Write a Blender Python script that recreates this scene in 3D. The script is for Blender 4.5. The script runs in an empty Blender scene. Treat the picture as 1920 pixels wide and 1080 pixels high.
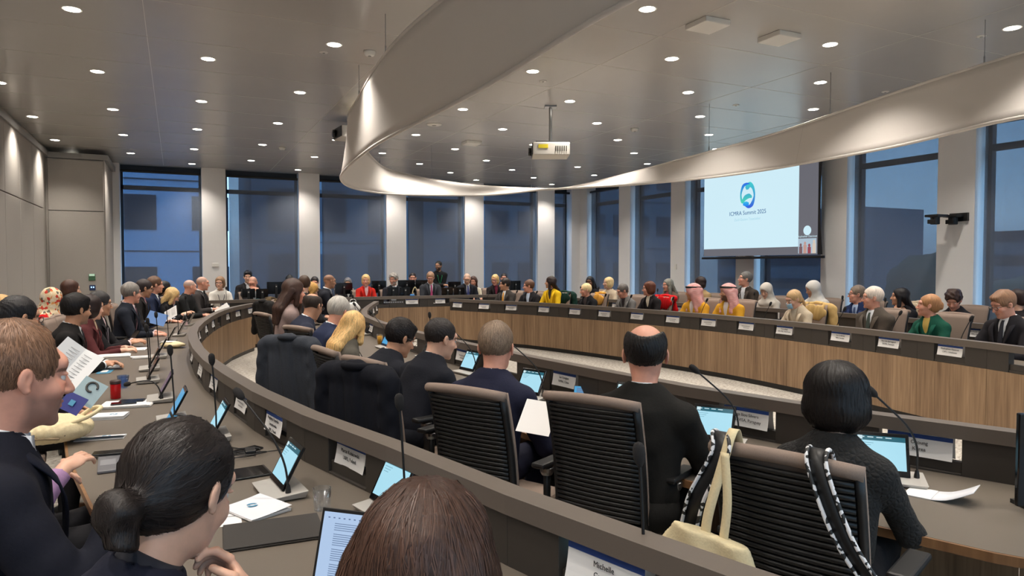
import bpy, bmesh, math, random
import numpy as np
from mathutils import Vector, Matrix
PI = math.pi
sc = bpy.context.scene
COL = sc.collection
# ---------------------------------------------------------------- camera, world, exposure
FPX, CAMH, PITCH, YAW = 1310.0, 1.62, math.atan(43/1310.0), math.radians(25.65)
cam = bpy.data.cameras.new('camera'); cam_o = bpy.data.objects.new('camera', cam); COL.objects.link(cam_o)
cam.sensor_width = 36; cam.lens = FPX*36/1920; cam.clip_start = 0.05; cam.clip_end = 300
cam_o.location = (0, 0, CAMH); cam_o.rotation_euler = (PI/2-PITCH, 0, -YAW)
sc.camera = cam_o
sc.view_settings.view_transform = 'Standard'; sc.view_settings.look = 'None'
sc.view_settings.gamma = 1; sc.view_settings.use_curve_mapping = False
sc.view_settings.exposure = 0.0
w = bpy.data.worlds.new('dusk'); sc.world = w; w.use_nodes = True
nt = w.node_tree; nt.nodes.clear()
wo = nt.nodes.new('ShaderNodeOutputWorld'); wb = nt.nodes.new('ShaderNodeBackground')
tc = nt.nodes.new('ShaderNodeTexCoord'); sp = nt.nodes.new('ShaderNodeSeparateXYZ'); rp = nt.nodes.new('ShaderNodeValToRGB')
nz = nt.nodes.new('ShaderNodeTexNoise'); nz.inputs['Scale'].default_value = 3; nz.inputs['Detail'].default_value = 5
mx = nt.nodes.new('ShaderNodeMix'); mx.data_type = 'RGBA'; mx.blend_type = 'MULTIPLY'; mx.inputs['Factor'].default_value = .5
rp.color_ramp.elements[0].position = 0.0; rp.color_ramp.elements[0].color = (.12, .17, .22, 1)
rp.color_ramp.elements[1].position = .65; rp.color_ramp.elements[1].color = (.42, .72, 1.0, 1)
e = rp.color_ramp.elements.new(.22); e.color = (.15, .26, .38, 1)
e = rp.color_ramp.elements.new(.06); e.color = (.26, .36, .44, 1)
nt.links.new(tc.outputs['Generated'], sp.inputs[0]); nt.links.new(sp.outputs['Z'], rp.inputs[0])
nt.links.new(tc.outputs['Generated'], nz.inputs['Vector'])
nt.links.new(rp.outputs[0], mx.inputs[6]); nt.links.new(nz.outputs['Fac'], mx.inputs[7])
nt.links.new(mx.outputs[2], wb.inputs[0]); wb.inputs[1].default_value = 6.0
nt.links.new(wb.outputs[0], wo.inputs[0])
CEIL = 3.795
LAMP_W = 128.0          # watts of one recessed downlight
# ---------------------------------------------------------------- pixel -> room
_F = np.array([math.sin(YAW)*math.cos(PITCH), math.cos(YAW)*math.cos(PITCH), -math.sin(PITCH)])
_R = np.array([math.cos(YAW), -math.sin(YAW), 0.]); _U = np.cross(_R, _F); _C = np.array([0, 0, CAMH])
def _ray(x, y): return _F*FPX + _R*(x-960) + _U*(540-y)
def at_z(x, y, z): d = _ray(x, y); return _C + d*(z-CAMH)/d[2]
def at_x(x, y, X): d = _ray(x, y); return _C + d*X/d[0]
def at_y(x, y, Y): d = _ray(x, y); return _C + d*Y/d[1]
def at_d(x, y, D): return _C + _ray(x, y)*D/FPX
# ---------------------------------------------------------------- materials
MATS = {}
def mat(name, col, rough=.6, metal=0., noise=0., nscale=40., bump=0., spec=.5, emit=None, estr=1., objcol=False, vcol=False, stretch=None, alpha=None):
    if name in MATS: return MATS[name]
    m = bpy.data.materials.new(name); m.use_nodes = True; t = m.node_tree; b = t.nodes['Principled BSDF']
    b.inputs['Roughness'].default_value = rough; b.inputs['Metallic'].default_value = metal
    b.inputs['Specular IOR Level'].default_value = spec
    src = None
    if objcol: n = t.nodes.new('ShaderNodeObjectInfo'); src = n.outputs['Color']
    elif vcol: n = t.nodes.new('ShaderNodeVertexColor'); n.layer_name = 'Col'; src = n.outputs['Color']
    else: n = t.nodes.new('ShaderNodeRGB'); n.outputs[0].default_value = (*col, 1); src = n.outputs[0]
    if noise or bump:
        tx = t.nodes.new('ShaderNodeTexNoise'); tx.inputs['Scale'].default_value = nscale; tx.inputs['Detail'].default_value = 4
        co = t.nodes.new('ShaderNodeTexCoord'); mp = t.nodes.new('ShaderNodeMapping')
        if stretch: mp.inputs['Scale'].default_value = stretch
        t.links.new(co.outputs['Object'], mp.inputs[0]); t.links.new(mp.outputs[0], tx.inputs['Vector'])
        if noise:
            r = t.nodes.new('ShaderNodeMapRange'); r.inputs[1].default_value = .25; r.inputs[2].default_value = .75
            r.inputs[3].default_value = 1-noise; r.inputs[4].default_value = 1+noise*.6
            t.links.new(tx.outputs['Fac'], r.inputs[0])
            v = t.nodes.new('ShaderNodeVectorMath'); v.operation = 'SCALE'
            t.links.new(src, v.inputs[0]); t.links.new(r.outputs[0], v.inputs['Scale']); src = v.outputs[0]
        if bump:
            bp = t.nodes.new('ShaderNodeBump'); bp.inputs['Strength'].default_value = bump; bp.inputs['Distance'].default_value = .004
            t.links.new(tx.outputs['Fac'], bp.inputs['Height']); t.links.new(bp.outputs[0], b.inputs['Normal'])
    t.links.new(src, b.inputs['Base Color'])
    if emit is not None:
        b.inputs['Emission Color'].default_value = (*emit, 1); b.inputs['Emission Strength'].default_value = estr
    if alpha is not None: b.inputs['Alpha'].default_value = alpha
    MATS[name] = m; return m
def s2l(r, g, b):
    f = lambda c: (c/255/12.92 if c <= 10 else ((c/255+.055)/1.055)**2.4)
    return (f(r), f(g), f(b))
def wood_mat(name, dark, light, scale=1.):
    m = bpy.data.materials.new(name); m.use_nodes = True; t = m.node_tree; b = t.nodes['Principled BSDF']
    co = t.nodes.new('ShaderNodeTexCoord'); mp = t.nodes.new('ShaderNodeMapping'); mp.inputs['Scale'].default_value = (scale, scale, .045*scale)
    n1 = t.nodes.new('ShaderNodeTexNoise'); n1.inputs['Scale'].default_value = 38; n1.inputs['Detail'].default_value = 6; n1.inputs['Distortion'].default_value = .6
    n2 = t.nodes.new('ShaderNodeTexNoise'); n2.inputs['Scale'].default_value = 6; n2.inputs['Detail'].default_value = 3
    rp = t.nodes.new('ShaderNodeValToRGB'); rp.color_ramp.elements[0].position = .33; rp.color_ramp.elements[1].position = .68
    rp.color_ramp.elements[0].color = (*dark, 1); rp.color_ramp.elements[1].color = (*light, 1)
    ad = t.nodes.new('ShaderNodeMath'); ad.operation = 'MULTIPLY_ADD'; ad.inputs[1].default_value = .45
    t.links.new(co.outputs['Object'], mp.inputs[0]); t.links.new(mp.outputs[0], n1.inputs['Vector']); t.links.new(mp.outputs[0], n2.inputs['Vector'])
    t.links.new(n2.outputs['Fac'], ad.inputs[0]); 
    s = t.nodes.new('ShaderNodeMath'); s.operation = 'MULTIPLY'; s.inputs[1].default_value = .55
    t.links.new(n1.outputs['Fac'], s.inputs[0]); t.links.new(s.outputs[0], ad.inputs[2])
    t.links.new(ad.outputs[0], rp.inputs[0]); t.links.new(rp.outputs[0], b.inputs['Base Color']); b.inputs['Roughness'].default_value = .5
    return m
M_ceil = mat('ceiling_panel', s2l(182, 179, 174), .27, noise=.03, nscale=1.5, spec=.7)
M_seam = mat('ceiling_seam', s2l(196, 192, 184), .6)
M_wall = mat('painted_wall', s2l(232, 230, 228), .8, noise=.02, nscale=3)
M_felt = mat('acoustic_felt', s2l(172, 166, 158), .95, noise=.12, nscale=220, bump=.15)
M_trim = mat('grey_trim', s2l(150, 148, 144), .6)
M_dark = mat('dark_laminate', s2l(56, 51, 46), .5, noise=.06, nscale=300)
M_rail = mat('rail_laminate', s2l(100, 91, 83), .42, noise=.05, nscale=300)
M_top = mat('desk_linoleum', s2l(106, 97, 87), .4, noise=.05, nscale=260)
M_wood = wood_mat('walnut_veneer', s2l(116, 90, 66), s2l(172, 142, 110))
M_edge = wood_mat('walnut_edge', s2l(110, 75, 45), s2l(150, 110, 72), .6)
M_black = mat('black_plastic', s2l(22, 22, 23), .45)
M_blackgl = mat('black_gloss', s2l(12, 12, 14), .15)
M_silver = mat('silver_plastic', s2l(190, 188, 184), .35, metal=.3)
M_white = mat('white_paper', s2l(232, 230, 228), .8)
M_steel = mat('steel', s2l(150, 150, 150), .3, metal=1.)
M_taupe = mat('taupe_fabric', s2l(140, 122, 110), .85, noise=.12, nscale=300, bump=.1)
M_ribbon = mat('ribbon_fabric', s2l(216, 210, 204), .85, noise=.015, nscale=2)
M_frame = mat('window_frame', s2l(40, 48, 58), .5)
M_jamb = mat('window_jamb', s2l(200, 205, 210), .6)
M_lamp = mat('lamp_diffuser', (1, 1, 1), .5, emit=(1, .93, .82), estr=14)
M_ring = mat('lamp_ring', s2l(225, 222, 215), .4)
M_text = mat('print_black', s2l(30, 30, 34), .8)
M_textw = mat('print_white', s2l(225, 228, 235), .8)
M_blue = mat('print_blue', s2l(28, 62, 128), .7)
# ---------------------------------------------------------------- object helpers
def tag(o, label=None, cat=None, group=None, kind=None):
    if label: o['label'] = label
    if cat: o['category'] = cat
    if group: o['group'] = group
    if kind: o['kind'] = kind
    return o
def thing(name, label, cat, loc=(0, 0, 0), rz=0, group=None, rot=None):
    o = bpy.data.objects.new(name, None); COL.objects.link(o); o.location = loc
    o.rotation_euler = rot if rot else (0, 0, rz); o.empty_display_size = .1
    return tag(o, label, cat, group)
def link(name, me, m, parent=None, smooth=None, color=None):
    o = bpy.data.objects.new(name, me); COL.objects.link(o)
    if m is not None and not me.materials:
        for x in (m if isinstance(m, (list, tuple)) else [m]): me.materials.append(x)
    if parent is not None: o.parent = parent
    if color is not None: o.color = (*color, 1)
    if smooth: me.polygons.foreach_set('use_smooth', [True]*len(me.polygons)); me.update()
    return o
class MB:                                  # collects simple shapes into ONE mesh
    def __init__(s): s.v = []; s.f = []; s.mi = []; s.k = 0
    def add(s, vs, fs):
        n = len(s.v); s.v += [tuple(map(float, v)) for v in vs]; s.f += [tuple(i+n for i in f) for f in fs]; s.mi += [s.k]*len(fs)
    def hexa(s, p):                        # 8 corners: bottom 0-3 ccw, top 4-7
        s.add(p, [(3, 2, 1, 0), (4, 5, 6, 7), (0, 1, 5, 4), (1, 2, 6, 5), (2, 3, 7, 6), (3, 0, 4, 7)])
    def box(s, c, d, M=None):
        x, y, z = d[0]/2, d[1]/2, d[2]/2
        p = [Vector((a, b, q)) for q in (-z, z) for a, b in ((-x, -y), (x, -y), (x, y), (-x, y))]
        if M is not None: p = [M @ v for v in p]
        s.hexa([v+Vector(c) for v in p])
    def bbox(s, x0, x1, y0, y1, z0, z1): s.box(((x0+x1)/2, (y0+y1)/2, (z0+z1)/2), (x1-x0, y1-y0, z1-z0))
    def tube(s, pts, r, n=8, cap=True, sx=1.):
        pts = [Vector(p) for p in pts]; rs = r if isinstance(r, (list, tuple)) else [r]*len(pts)
        base = len(s.v); up = None; rings = []
        for i, p in enumerate(pts):
            t = (pts[min(i+1, len(pts)-1)]-pts[max(i-1, 0)]).normalized()
            if up is None: up = Vector((0, 0, 1)) if abs(t.z) < .9 else Vector((1, 0, 0))
            a = t.cross(up).normalized(); b = a.cross(t).normalized(); up = b
            rings.append([p+a*math.cos(2*PI*k/n)*rs[i]*sx+b*math.sin(2*PI*k/n)*rs[i] for k in range(n)])
        vs = [v for q in rings for v in q]; fs = []
        for i in range(len(pts)-1):
            for k in range(n):
                fs.append((i*n+k, i*n+(k+1) % n, (i+1)*n+(k+1) % n, (i+1)*n+k))
        if cap: fs.append(tuple(range(n-1, -1, -1))); fs.append(tuple((len(pts)-1)*n+k for k in range(n)))
        s.add(vs, fs)
    def lathe(s, prof, c=(0, 0, 0), n=24, M=None):
        vs = []; fs = []
        for r, z in prof:
            for k in range(n):
                v = Vector((r*math.cos(2*PI*k/n), r*math.sin(2*PI*k/n), z))
                if M is not None: v = M @ v
                vs.append(v+Vector(c))
        for i in range(len(prof)-1):
            for k in range(n): fs.append((i*n+k, i*n+(k+1) % n, (i+1)*n+(k+1) % n, (i+1)*n+k))
        fs.append(tuple(range(n-1, -1, -1))); fs.append(tuple((len(prof)-1)*n+k for k in range(n)))
        s.add(vs, fs)
    def poly(s, pts): s.add(pts, [tuple(range(len(pts)))])
    def mesh(s, name):
        me = bpy.data.meshes.new(name); me.from_pydata(s.v, [], s.f); me.validate(); me.update()
        return me
    def build(s, name, m, parent=None, smooth=False, bevel=0, color=None, loc=None, rz=0):
        me = s.mesh(name); o = link(name, me, m, parent, smooth, color)
        if isinstance(m, (list, tuple)): me.polygons.foreach_set('material_index', s.mi[:len(me.polygons)])
        if bevel:
            b = o.modifiers.new('bevel', 'BEVEL'); b.width = bevel; b.segments = 2; b.limit_method = 'ANGLE'
        if loc is not None: o.location = loc
        if rz: o.rotation_euler = (0, 0, rz)
        return o
def struct(o): o['kind'] = 'structure'; return o
def text(name, body, size, m, parent, loc, rot, align='CENTER', extr=.0004, sx=1.):
    c = bpy.data.curves.new(name, 'FONT'); c.body = body; c.size = size; c.align_x = align; c.align_y = 'CENTER'; c.extrude = extr
    c.resolution_u = 3; c.materials.append(m)
    o = bpy.data.objects.new(name, c); COL.objects.link(o); o.parent = parent; o.location = loc; o.rotation_euler = rot; o.scale = (sx, 1, 1)
    return o
def copy_tree(o, parent=None):
    c = o.copy(); COL.objects.link(c)
    if parent is not None: c.parent = parent
    for ch in list(o.children): copy_tree(ch, c)
    return c
# ---------------------------------------------------------------- room shell
XL, XR, YF, YN = -2.15, 10.35, 17.1, -3.0
fm = bpy.data.materials.new('carpet'); fm.use_nodes = True; t = fm.node_tree; b = t.nodes['Principled BSDF']; b.inputs['Roughness'].default_value = .95
co = t.nodes.new('ShaderNodeTexCoord'); n1 = t.nodes.new('ShaderNodeTexNoise'); n1.inputs['Scale'].default_value = 22; n1.inputs['Detail'].default_value = 8; n1.inputs['Roughness'].default_value = .75
mp = t.nodes.new('ShaderNodeMapping'); mp.inputs['Scale'].default_value = (1, 2.2, 1)
r1 = t.nodes.new('ShaderNodeValToRGB'); r1.color_ramp.elements[0].position = .38; r1.color_ramp.elements[1].position = .58
r1.color_ramp.elements[0].color = (*s2l(120, 112, 102), 1); r1.color_ramp.elements[1].color = (*s2l(192, 186, 176), 1)
t.links.new(co.outputs['Object'], mp.inputs[0]); t.links.new(mp.outputs[0], n1.inputs['Vector']); t.links.new(n1.outputs['Fac'], r1.inputs[0]); t.links.new(r1.outputs[0], b.inputs['Base Color'])
m = MB(); m.bbox(XL-.3, XR+.6, YN-.2, YF+.6, -.1, 0); struct(m.build('floor', fm))
m = MB(); m.bbox(XL-.3, XR+.6, YN-.2, YF+.6, CEIL, CEIL+.1); ceil_o = struct(m.build('ceiling', M_ceil))
m = MB()                                    # panel joints pressed into the ceiling
for i in range(-2, 11):
    x = -.22+1.1*i+.0
    if i % 2 == 0: m.bbox(x-.003, x+.003, YN, YF, CEIL-.0015, CEIL+.01)
for j in range(-3, 17):
    y = .15+1.06*j
    m.bbox(XL, XR, y-.003, y+.003, CEIL-.0015, CEIL+.01)
struct(m.build('trim_1', M_seam))
# far wall: columns and windows
m = MB()
colsF = [(-1.27, -1.07), (.53, 1.03), (2.63, 3.11), (4.74, 5.25), (6.84, 7.38), (9.0, 9.53), (10.08, 10.7)]
for a, b_ in colsF: m.bbox(a, b_, YF, YF+.42, 0, CEIL)
m.bbox(XL-.3, -1.26, YF, YF+.42, 0, CEIL)
m.bbox(XL-.3, 10.9, YF+.02, YF+.42, 0, .12)
struct(m.build('wall_far', M_wall))
m = MB()
colsR = [(14.66+.42+.95, 17.1), (14.66, 15.16), (12.55, 13.05), (10.45, 10.95), (8.33, 8.85), (6.2, 6.75), (4.07, 4.6), (1.95, 2.48), (-.2, .3), (-2.3, -1.8)]
for a, b_ in colsR[1:]: m.bbox(XR, XR+.42, a, b_, 0, CEIL)
m.bbox(XR, XR+.42, 16.72, YF+.42, 0, CEIL)
m.bbox(XR+.02, XR+.42, YN, YF, 0, .12)
struct(m.build('wall_right', M_wall))
# left wall of tall felt panels
m = MB(); m.bbox(XL-.2, XL, YN, YF, 0, CEIL); struct(m.build('wall_left', M_felt))
m = MB()
y = 14.9
k = 0
while y > -3:
    y1 = y-1.05
    for z0, z1 in ((.1, 2.62), (2.635, 3.62)):
        m.bbox(XL-.01, XL+.035, y1+.006, y-.006, z0, z1)
    y = y1
struct(m.build('trim_2', M_felt, bevel=.006))
m = MB(); m.bbox(XL, -1.2, 15.35, YF, 0, 3.6)
for z0, z1 in ((.02, 2.62), (2.635, 3.58)): m.bbox(XL+.04, -1.22, 15.31, 15.36, z0, z1)
struct(m.build('trim_3', M_felt, bevel=.006))
m = MB(); m.bbox(XL, -1.14, 15.30, YF, 3.6, 3.70); m.bbox(XL, XL+.06, YN, 15.4, 3.62, 3.70); struct(m.build('trim_4', M_trim))
m = MB(); m.bbox(XL-.2, XR+.5, YN-.2, YN, 0, .35); m.bbox(XL-.2, XR+.5, YN-.2, YN, 3.5, CEIL)
for a, b_ in ((-2.4, -1.7), (.3, .7), (2.7, 3.1), (5.1, 5.5), (7.5, 7.9), (9.9, 10.9)): m.bbox(a, b_, YN-.2, YN, .35, 3.5)  # openings behind the camera are invented, added to let in bluish fill light
struct(m.build('wall_near', M_wall))
# windows: frame, glass, mullion; blinds hang just inside
glass = bpy.data.materials.new('window_glass'); glass.use_nodes = True; t = glass.node_tree; t.nodes.clear()
o_ = t.nodes.new('ShaderNodeOutputMaterial'); a_ = t.nodes.new('ShaderNodeBsdfTransparent'); g_ = t.nodes.new('ShaderNodeBsdfGlossy'); mx = t.nodes.new('ShaderNodeMixShader')
a_.inputs[0].default_value = (.85, .93, 1, 1); g_.inputs['Roughness'].default_value = .02; mx.inputs[0].default_value = .06
t.links.new(a_.outputs[0], mx.inputs[1]); t.links.new(g_.outputs[0], mx.inputs[2]); t.links.new(mx.outputs[0], o_.inputs[0])
blind = bpy.data.materials.new('screen_blind'); blind.use_nodes = True; t = blind.node_tree; t.nodes.clear()
o_ = t.nodes.new('ShaderNodeOutputMaterial'); a_ = t.nodes.new('ShaderNodeBsdfTransparent'); d_ = t.nodes.new('ShaderNodeBsdfDiffuse'); mx = t.nodes.new('ShaderNodeMixShader')
co = t.nodes.new('ShaderNodeTexCoord'); mp = t.nodes.new('ShaderNodeMapping'); mp.inputs['Scale'].default_value = (60, 60, 3); nn = t.nodes.new('ShaderNodeTexNoise'); nn.inputs['Scale'].default_value = 3
mr = t.nodes.new('ShaderNodeMapRange'); mr.inputs[3].default_value = .48; mr.inputs[4].default_value = .62
t.links.new(co.outputs['Object'], mp.inputs[0]); t.links.new(mp.outputs[0], nn.inputs['Vector']); t.links.new(nn.outputs['Fac'], mr.inputs[0]); t.links.new(mr.outputs[0], mx.inputs[0])
a_.inputs[0].default_value = (.9, .95, 1, 1); d_.inputs[0].default_value = (*s2l(118, 124, 134), 1)
t.links.new(a_.outputs[0], mx.inputs[1]); t.links.new(d_.outputs[0], mx.inputs[2]); t.links.new(mx.outputs[0], o_.inputs[0])
WZ0, WZ1 = .12, 3.66
wn = 0
ordn = ['leftmost', 'second', 'third', 'fourth', 'fifth', 'sixth', 'seventh', 'eighth', 'ninth']
def window(u0, u1, far):
    global wn; wn += 1
    P = (lambda a, b_, d0, d1, z0, z1: m.bbox(a, b_, YF+d0, YF+d1, z0, z1)) if far else (lambda a, b_, d0, d1, z0, z1: m.bbox(XR+d0, XR+d1, a, b_, z0, z1))
    m = MB()
    for a, b_ in ((u0, u0+.05), (u1-.05, u1)): P(a, b_, .30, .40, WZ0, CEIL)
    P(u0, u1, .30, .40, 3.27, 3.36); P(u0, u1, .30, .40, WZ0, WZ0+.06); P(u0, u1, .28, .40, WZ1, CEIL)
    f = struct(m.build('window_%d' % wn, M_frame))
    m = MB(); P(u0+.05, u1-.05, .345, .355, WZ0+.06, WZ1); m.build('pane', glass, f)
    # roller blind, hung inside the reveal, leaving a bright slit on the far jamb
    m = MB(); g = .07
    a, b_ = (u0+g, u1-.01) if far else (u0+.01, u1-.01)
    if not far: a, b_ = u0+.01, u1-g
    P(a, b_, .10, .104, WZ0, 3.62)
    side = ('far wall' if far else 'right-hand wall')
    r = m.build('blind_fabric', blind)
    return r, (a+b_)/2
blinds = []
fw = [(-1.07, .53), (1.03, 2.63), (3.11, 4.74), (5.25, 6.84), (7.38, 9.0), (9.53, 10.08)]
for i, (a, b_) in enumerate(fw):
    r, c = window(a, b_, True)
    if i == 5: bpy.data.objects.remove(r); r = None; m = MB(); m.bbox(9.54, 9.93, YF+.1, YF+.104, WZ0, 3.62); r = m.build('blind_fabric', blind)
    t_ = thing('roller_blind', 'grey translucent roller blind in the %s window of the far wall, from the left' % ordn[i], 'blind', ((a+b_)/2, YF+.1, 3.62))
    r.parent = t_; r.matrix_parent_inverse = Matrix.Translation((-(a+b_)/2, -YF-.1, -3.62))
    m = MB(); m.tube([(a+.01, YF+.11, 3.65), (b_-.01, YF+.11, 3.65)], .03, 10); q = m.build('roller', M_black, t_); q.matrix_parent_inverse = Matrix.Translation((-(a+b_)/2, -YF-.1, -3.62))
rw = [(15.16, 16.72), (13.05, 14.66), (10.95, 12.55), (8.85, 10.45), (6.75, 8.33), (4.6, 6.2), (2.48, 4.07), (.3, 1.95)]
for i, (a, b_) in enumerate(rw):
    r, c = window(a, b_, False)
    t_ = thing('roller_blind', 'dark blue-grey roller blind in the right wall, %s window counted from the corner' % (['first']+ordn[1:])[i], 'blind', (XR+.1, (a+b_)/2, 3.62))
    M_ = Matrix.Translation((-XR-.1, -(a+b_)/2, -3.62))
    r.parent = t_; r.matrix_parent_inverse = M_
    m = MB(); m.tube([(XR+.11, a+.01, 3.65), (XR+.11, b_-.01, 3.65)], .03, 10); q = m.build('roller', M_black, t_); q.matrix_parent_inverse = M_
# ---------------------------------------------------------------- outside
M_out = mat('facade_panel', s2l(165, 198, 235), .8, noise=.05, nscale=.6)
M_out2 = mat('facade_grey', s2l(92, 104, 120), .8, noise=.08, nscale=.5)
M_outd = mat('facade_window', s2l(40, 48, 66), .3)
def facade(name, label, x0, x1, y, z1, mm, cols, rows, ww, wh, xs=0, z0=-12, dx=3.0, dz=3.4, ydep=8):
    t_ = thing(name, label, 'building', ((x0+x1)/2, y, z0)); I = Matrix.Translation((-(x0+x1)/2, -y, -z0))
    m = MB(); m.bbox(x0, x1, y, y+ydep, z0, z1); q = m.build('wall', mm, t_); q.matrix_parent_inverse = I
    for j in range(rows):
        for i in range(cols):
            m = MB(); cx = x0+xs+i*dx; cz = -3.1+j*dz+.8
            m.bbox(cx-ww/2, cx+ww/2, y-.05, y+.1, cz-wh/2, cz+wh/2)
            q = m.build('window', M_outd, t_); q.matrix_parent_inverse = I
    m = MB()
    for j in range(rows+2): m.bbox(x0, x1, y-.03, y, -4.0+j*dz, -3.95+j*dz)
    q = m.build('joint_lines', M_outd, t_); q.matrix_parent_inverse = I
facade('office_building', 'pale blue concrete building with small square windows behind the leftmost blind', -14, 1.6, 34, 22, M_out, 6, 6, 1.5, 1.5, .9, dx=2.9, dz=3.1)
facade('office_building', 'dark grey tower behind the second and third windows of the far wall', 3.5, 11.5, 38, 30, M_out2, 3, 8, 1.4, 2.2, 1.5, dx=2.6)
facade('office_building', 'grey slab block with ribbon windows behind the fourth and fifth far windows', 14, 34, 42, 14, M_out2, 10, 5, 1.2, 1.4, 1.5, dx=1.9)
for k, (cx, cy, hh, lab) in enumerate([(55, 48, 6.5, 'low grey block on the skyline beyond the right-hand windows'), (70, 30, 4.2, 'long dark block under the sky beyond the nearest right-hand window')]):
    t_ = thing('distant_building', lab, 'building', (cx, cy, -12)); m = MB(); m.box((0, 0, (hh+12)/2), (9, 16, hh+12)); m.build('wall', M_out2, t_)
    m = MB()
    for j in range(8): m.bbox(-4.56, -4.5, -7.5, 7.5, 1+j*2.1, 1.9+j*2.1)
    m.build('window_bands', M_outd, t_)
m = MB(); m.bbox(-80, 120, 18.5, 160, -12.2, -12); m.bbox(11.5, 120, -60, 18.5, -12.2, -12)
struct(m.build('ground', mat('street', s2l(70, 72, 74), .9, noise=.2, nscale=.5)))
# ---------------------------------------------------------------- recessed downlights
def nth(n): return {1: '1st', 2: '2nd', 3: '3rd'}.get(n, '%dth' % n)
mbr = MB(); mbr.lathe([(.078, -.003), (.082, 0), (.074, .003), (.067, -.002), (.078, -.003)], n=20); mbr.f = mbr.f[:-2]; ring_me = mbr.mesh('lamp_ring_mesh')
mbd = MB(); mbd.lathe([(.064, -.003), (.064, .004)], n=20); disc_me = mbd.mesh('lamp_disc_mesh')
ring_me.materials.append(M_ring); disc_me.materials.append(M_lamp)
ld = bpy.data.lights.new('downlight_lamp', 'SPOT'); ld.energy = LAMP_W; ld.color = (1, .92, .83); ld.spot_size = math.radians(112); ld.spot_blend = .85; ld.shadow_soft_size = .06
rows = {}
for i in range(-1, 10):
    for k in range(-2, 9):
        x = -.77+1.103*i; y = (.68 if i % 2 == 0 else 1.74)+2.122*k
        if abs(x-1.436) < .05 and y < 6: continue          # the ribbon hangs here
        if y > 16.8 or x < XL+.2 or x > XR-.3 or y < -2: continue
        rows.setdefault(round(y, 1), []).append((x, y))
for rn, yk in enumerate(sorted(rows, reverse=True), 1):
    for cn, (x, y) in enumerate(sorted(rows[yk]), 1):
        t_ = thing('ceiling_downlight', 'recessed ceiling downlight, %s from the left in the %s row from the far windows' % (nth(cn), nth(rn)), 'ceiling light', (x, y, CEIL), group='recessed ceiling downlights')
        a = link('trim_ring', ring_me, None, t_, True); b_ = link('diffuser', disc_me, None, t_)
        l = bpy.data.objects.new('lamp', ld); COL.objects.link(l); l.parent = t_; l.location = (0, 0, -.02)
# ---------------------------------------------------------------- curves
def catmull(P, n=16, closed=False):
    P = [np.array(p, float) for p in P]; out = []; N = len(P)
    for i in range(N if closed else N-1):
        g = (lambda k: P[k % N]) if closed else (lambda k: P[max(0, min(N-1, k))])
        p0, p1, p2, p3 = g(i-1), g(i), g(i+1), g(i+2)
        for j in range(n):
            t = j/n; out.append(.5*((2*p1)+(-p0+p2)*t+(2*p0-5*p1+4*p2-p3)*t*t+(-p0+3*p1-3*p2+p3)*t**3))
    if not closed: out.append(P[-1])
    return np.array(out)
# ---------------------------------------------------------------- suspended fabric ribbon (oval, leaning and twisting)
Tpx = [(830, 0, 3.47), (726, 97, 3.45), (672, 185, 3.45), (655, 235, 3.43), (712, 309, 3.32), (760, 326, 3.25), (812, 337, 3.17), (900, 348, 3.08), (1010, 354, 3.02),
       (1060, 353, 3.0), (1180, 325, 3.05), (1328, 285, 3.15), (1440, 255, 3.23), (1545, 220, 3.31), (1690, 170, 3.37), (1840, 122, 3.4), (1920, 98, 3.42)]
Bz = 2.8
Bpx = [(1180, 0), (960, 133), (860, 190), (720, 262), (685, 285), (650, 315), (638, 333), (650, 348), (680, 357), (735, 364), (800, 366), (900, 366), (960, 362), (1010, 356),
       (1060, 353.5), (1200, 345), (1328, 333), (1440, 318), (1540, 300), (1690, 272), (1840, 235), (1920, 218)]
T3 = [at_z(x, y, z) for x, y, z in Tpx]; B3 = [at_z(x, y, Bz) for x, y in Bpx]
T3 = T3+[np.array(p) for p in ((6.0, 1.2, 3.42), (4.9, -.9, 3.44), (3.2, -1.2, 3.45), (2.0, 1.2, 3.46))]
B3 = B3+[np.array(p) for p in ((6.0, 1.4, Bz), (4.9, -.4, Bz), (3.2, -.6, Bz), (2.1, 1.0, Bz))]
RC = np.array([4.2, 6.0])
def by_angle(P, N=220):
    C_ = catmull(P, 24, True); a = np.unwrap(np.arctan2((C_[:, 1]-RC[1])*.38, C_[:, 0]-RC[0]))
    if a[-1] < a[0]: C_ = C_[::-1]; a = a[::-1]
    o = np.argsort(np.mod(a, 2*PI)); am = np.mod(a, 2*PI)[o]; C_ = C_[o]
    q = np.linspace(0, 2*PI, N, endpoint=False)
    return np.stack([np.interp(q, am, C_[:, j], period=2*PI) for j in range(3)], 1)
def smooth_ring(A, n=3):
    for _ in range(n): A = (np.roll(A, 1, 0)+2*A+np.roll(A, -1, 0))/4
    return A
TA, BA = smooth_ring(by_angle(T3)), smooth_ring(by_angle(B3))
t_ = thing('ceiling_ribbon', 'huge off-white twisting oval fabric ribbon hung on cables over the conference ring', 'ceiling sail', (4.2, 6.0, 3.1)); I_ = Matrix.Translation((-4.2, -6, -3.1))
m = MB(); N = len(TA); vs = []; fs = []; KS = 8
for i in range(N):
    for j in range(KS+1):
        f = j/KS; p = TA[i]*(1-f)+BA[i]*f
        vs.append(p)
for i in range(N):
    for j in range(KS):
        a = i*(KS+1)+j; b_ = ((i+1) % N)*(KS+1)+j; fs.append((a, b_, b_+1, a+1))
m.add(vs, fs); q = m.build('fabric', M_ribbon, t_, True); q.matrix_parent_inverse = I_
s_ = q.modifiers.new('thick', 'SOLIDIFY'); s_.thickness = .012; s_.offset = 0
for A, nm in ((TA, 'top_rim'), (BA, 'bottom_rim')):
    m = MB(); m.tube([A[i % N] for i in range(N+1)], .016, 8, cap=False); q = m.build(nm, M_ribbon, t_, True); q.matrix_parent_inverse = I_
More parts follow.
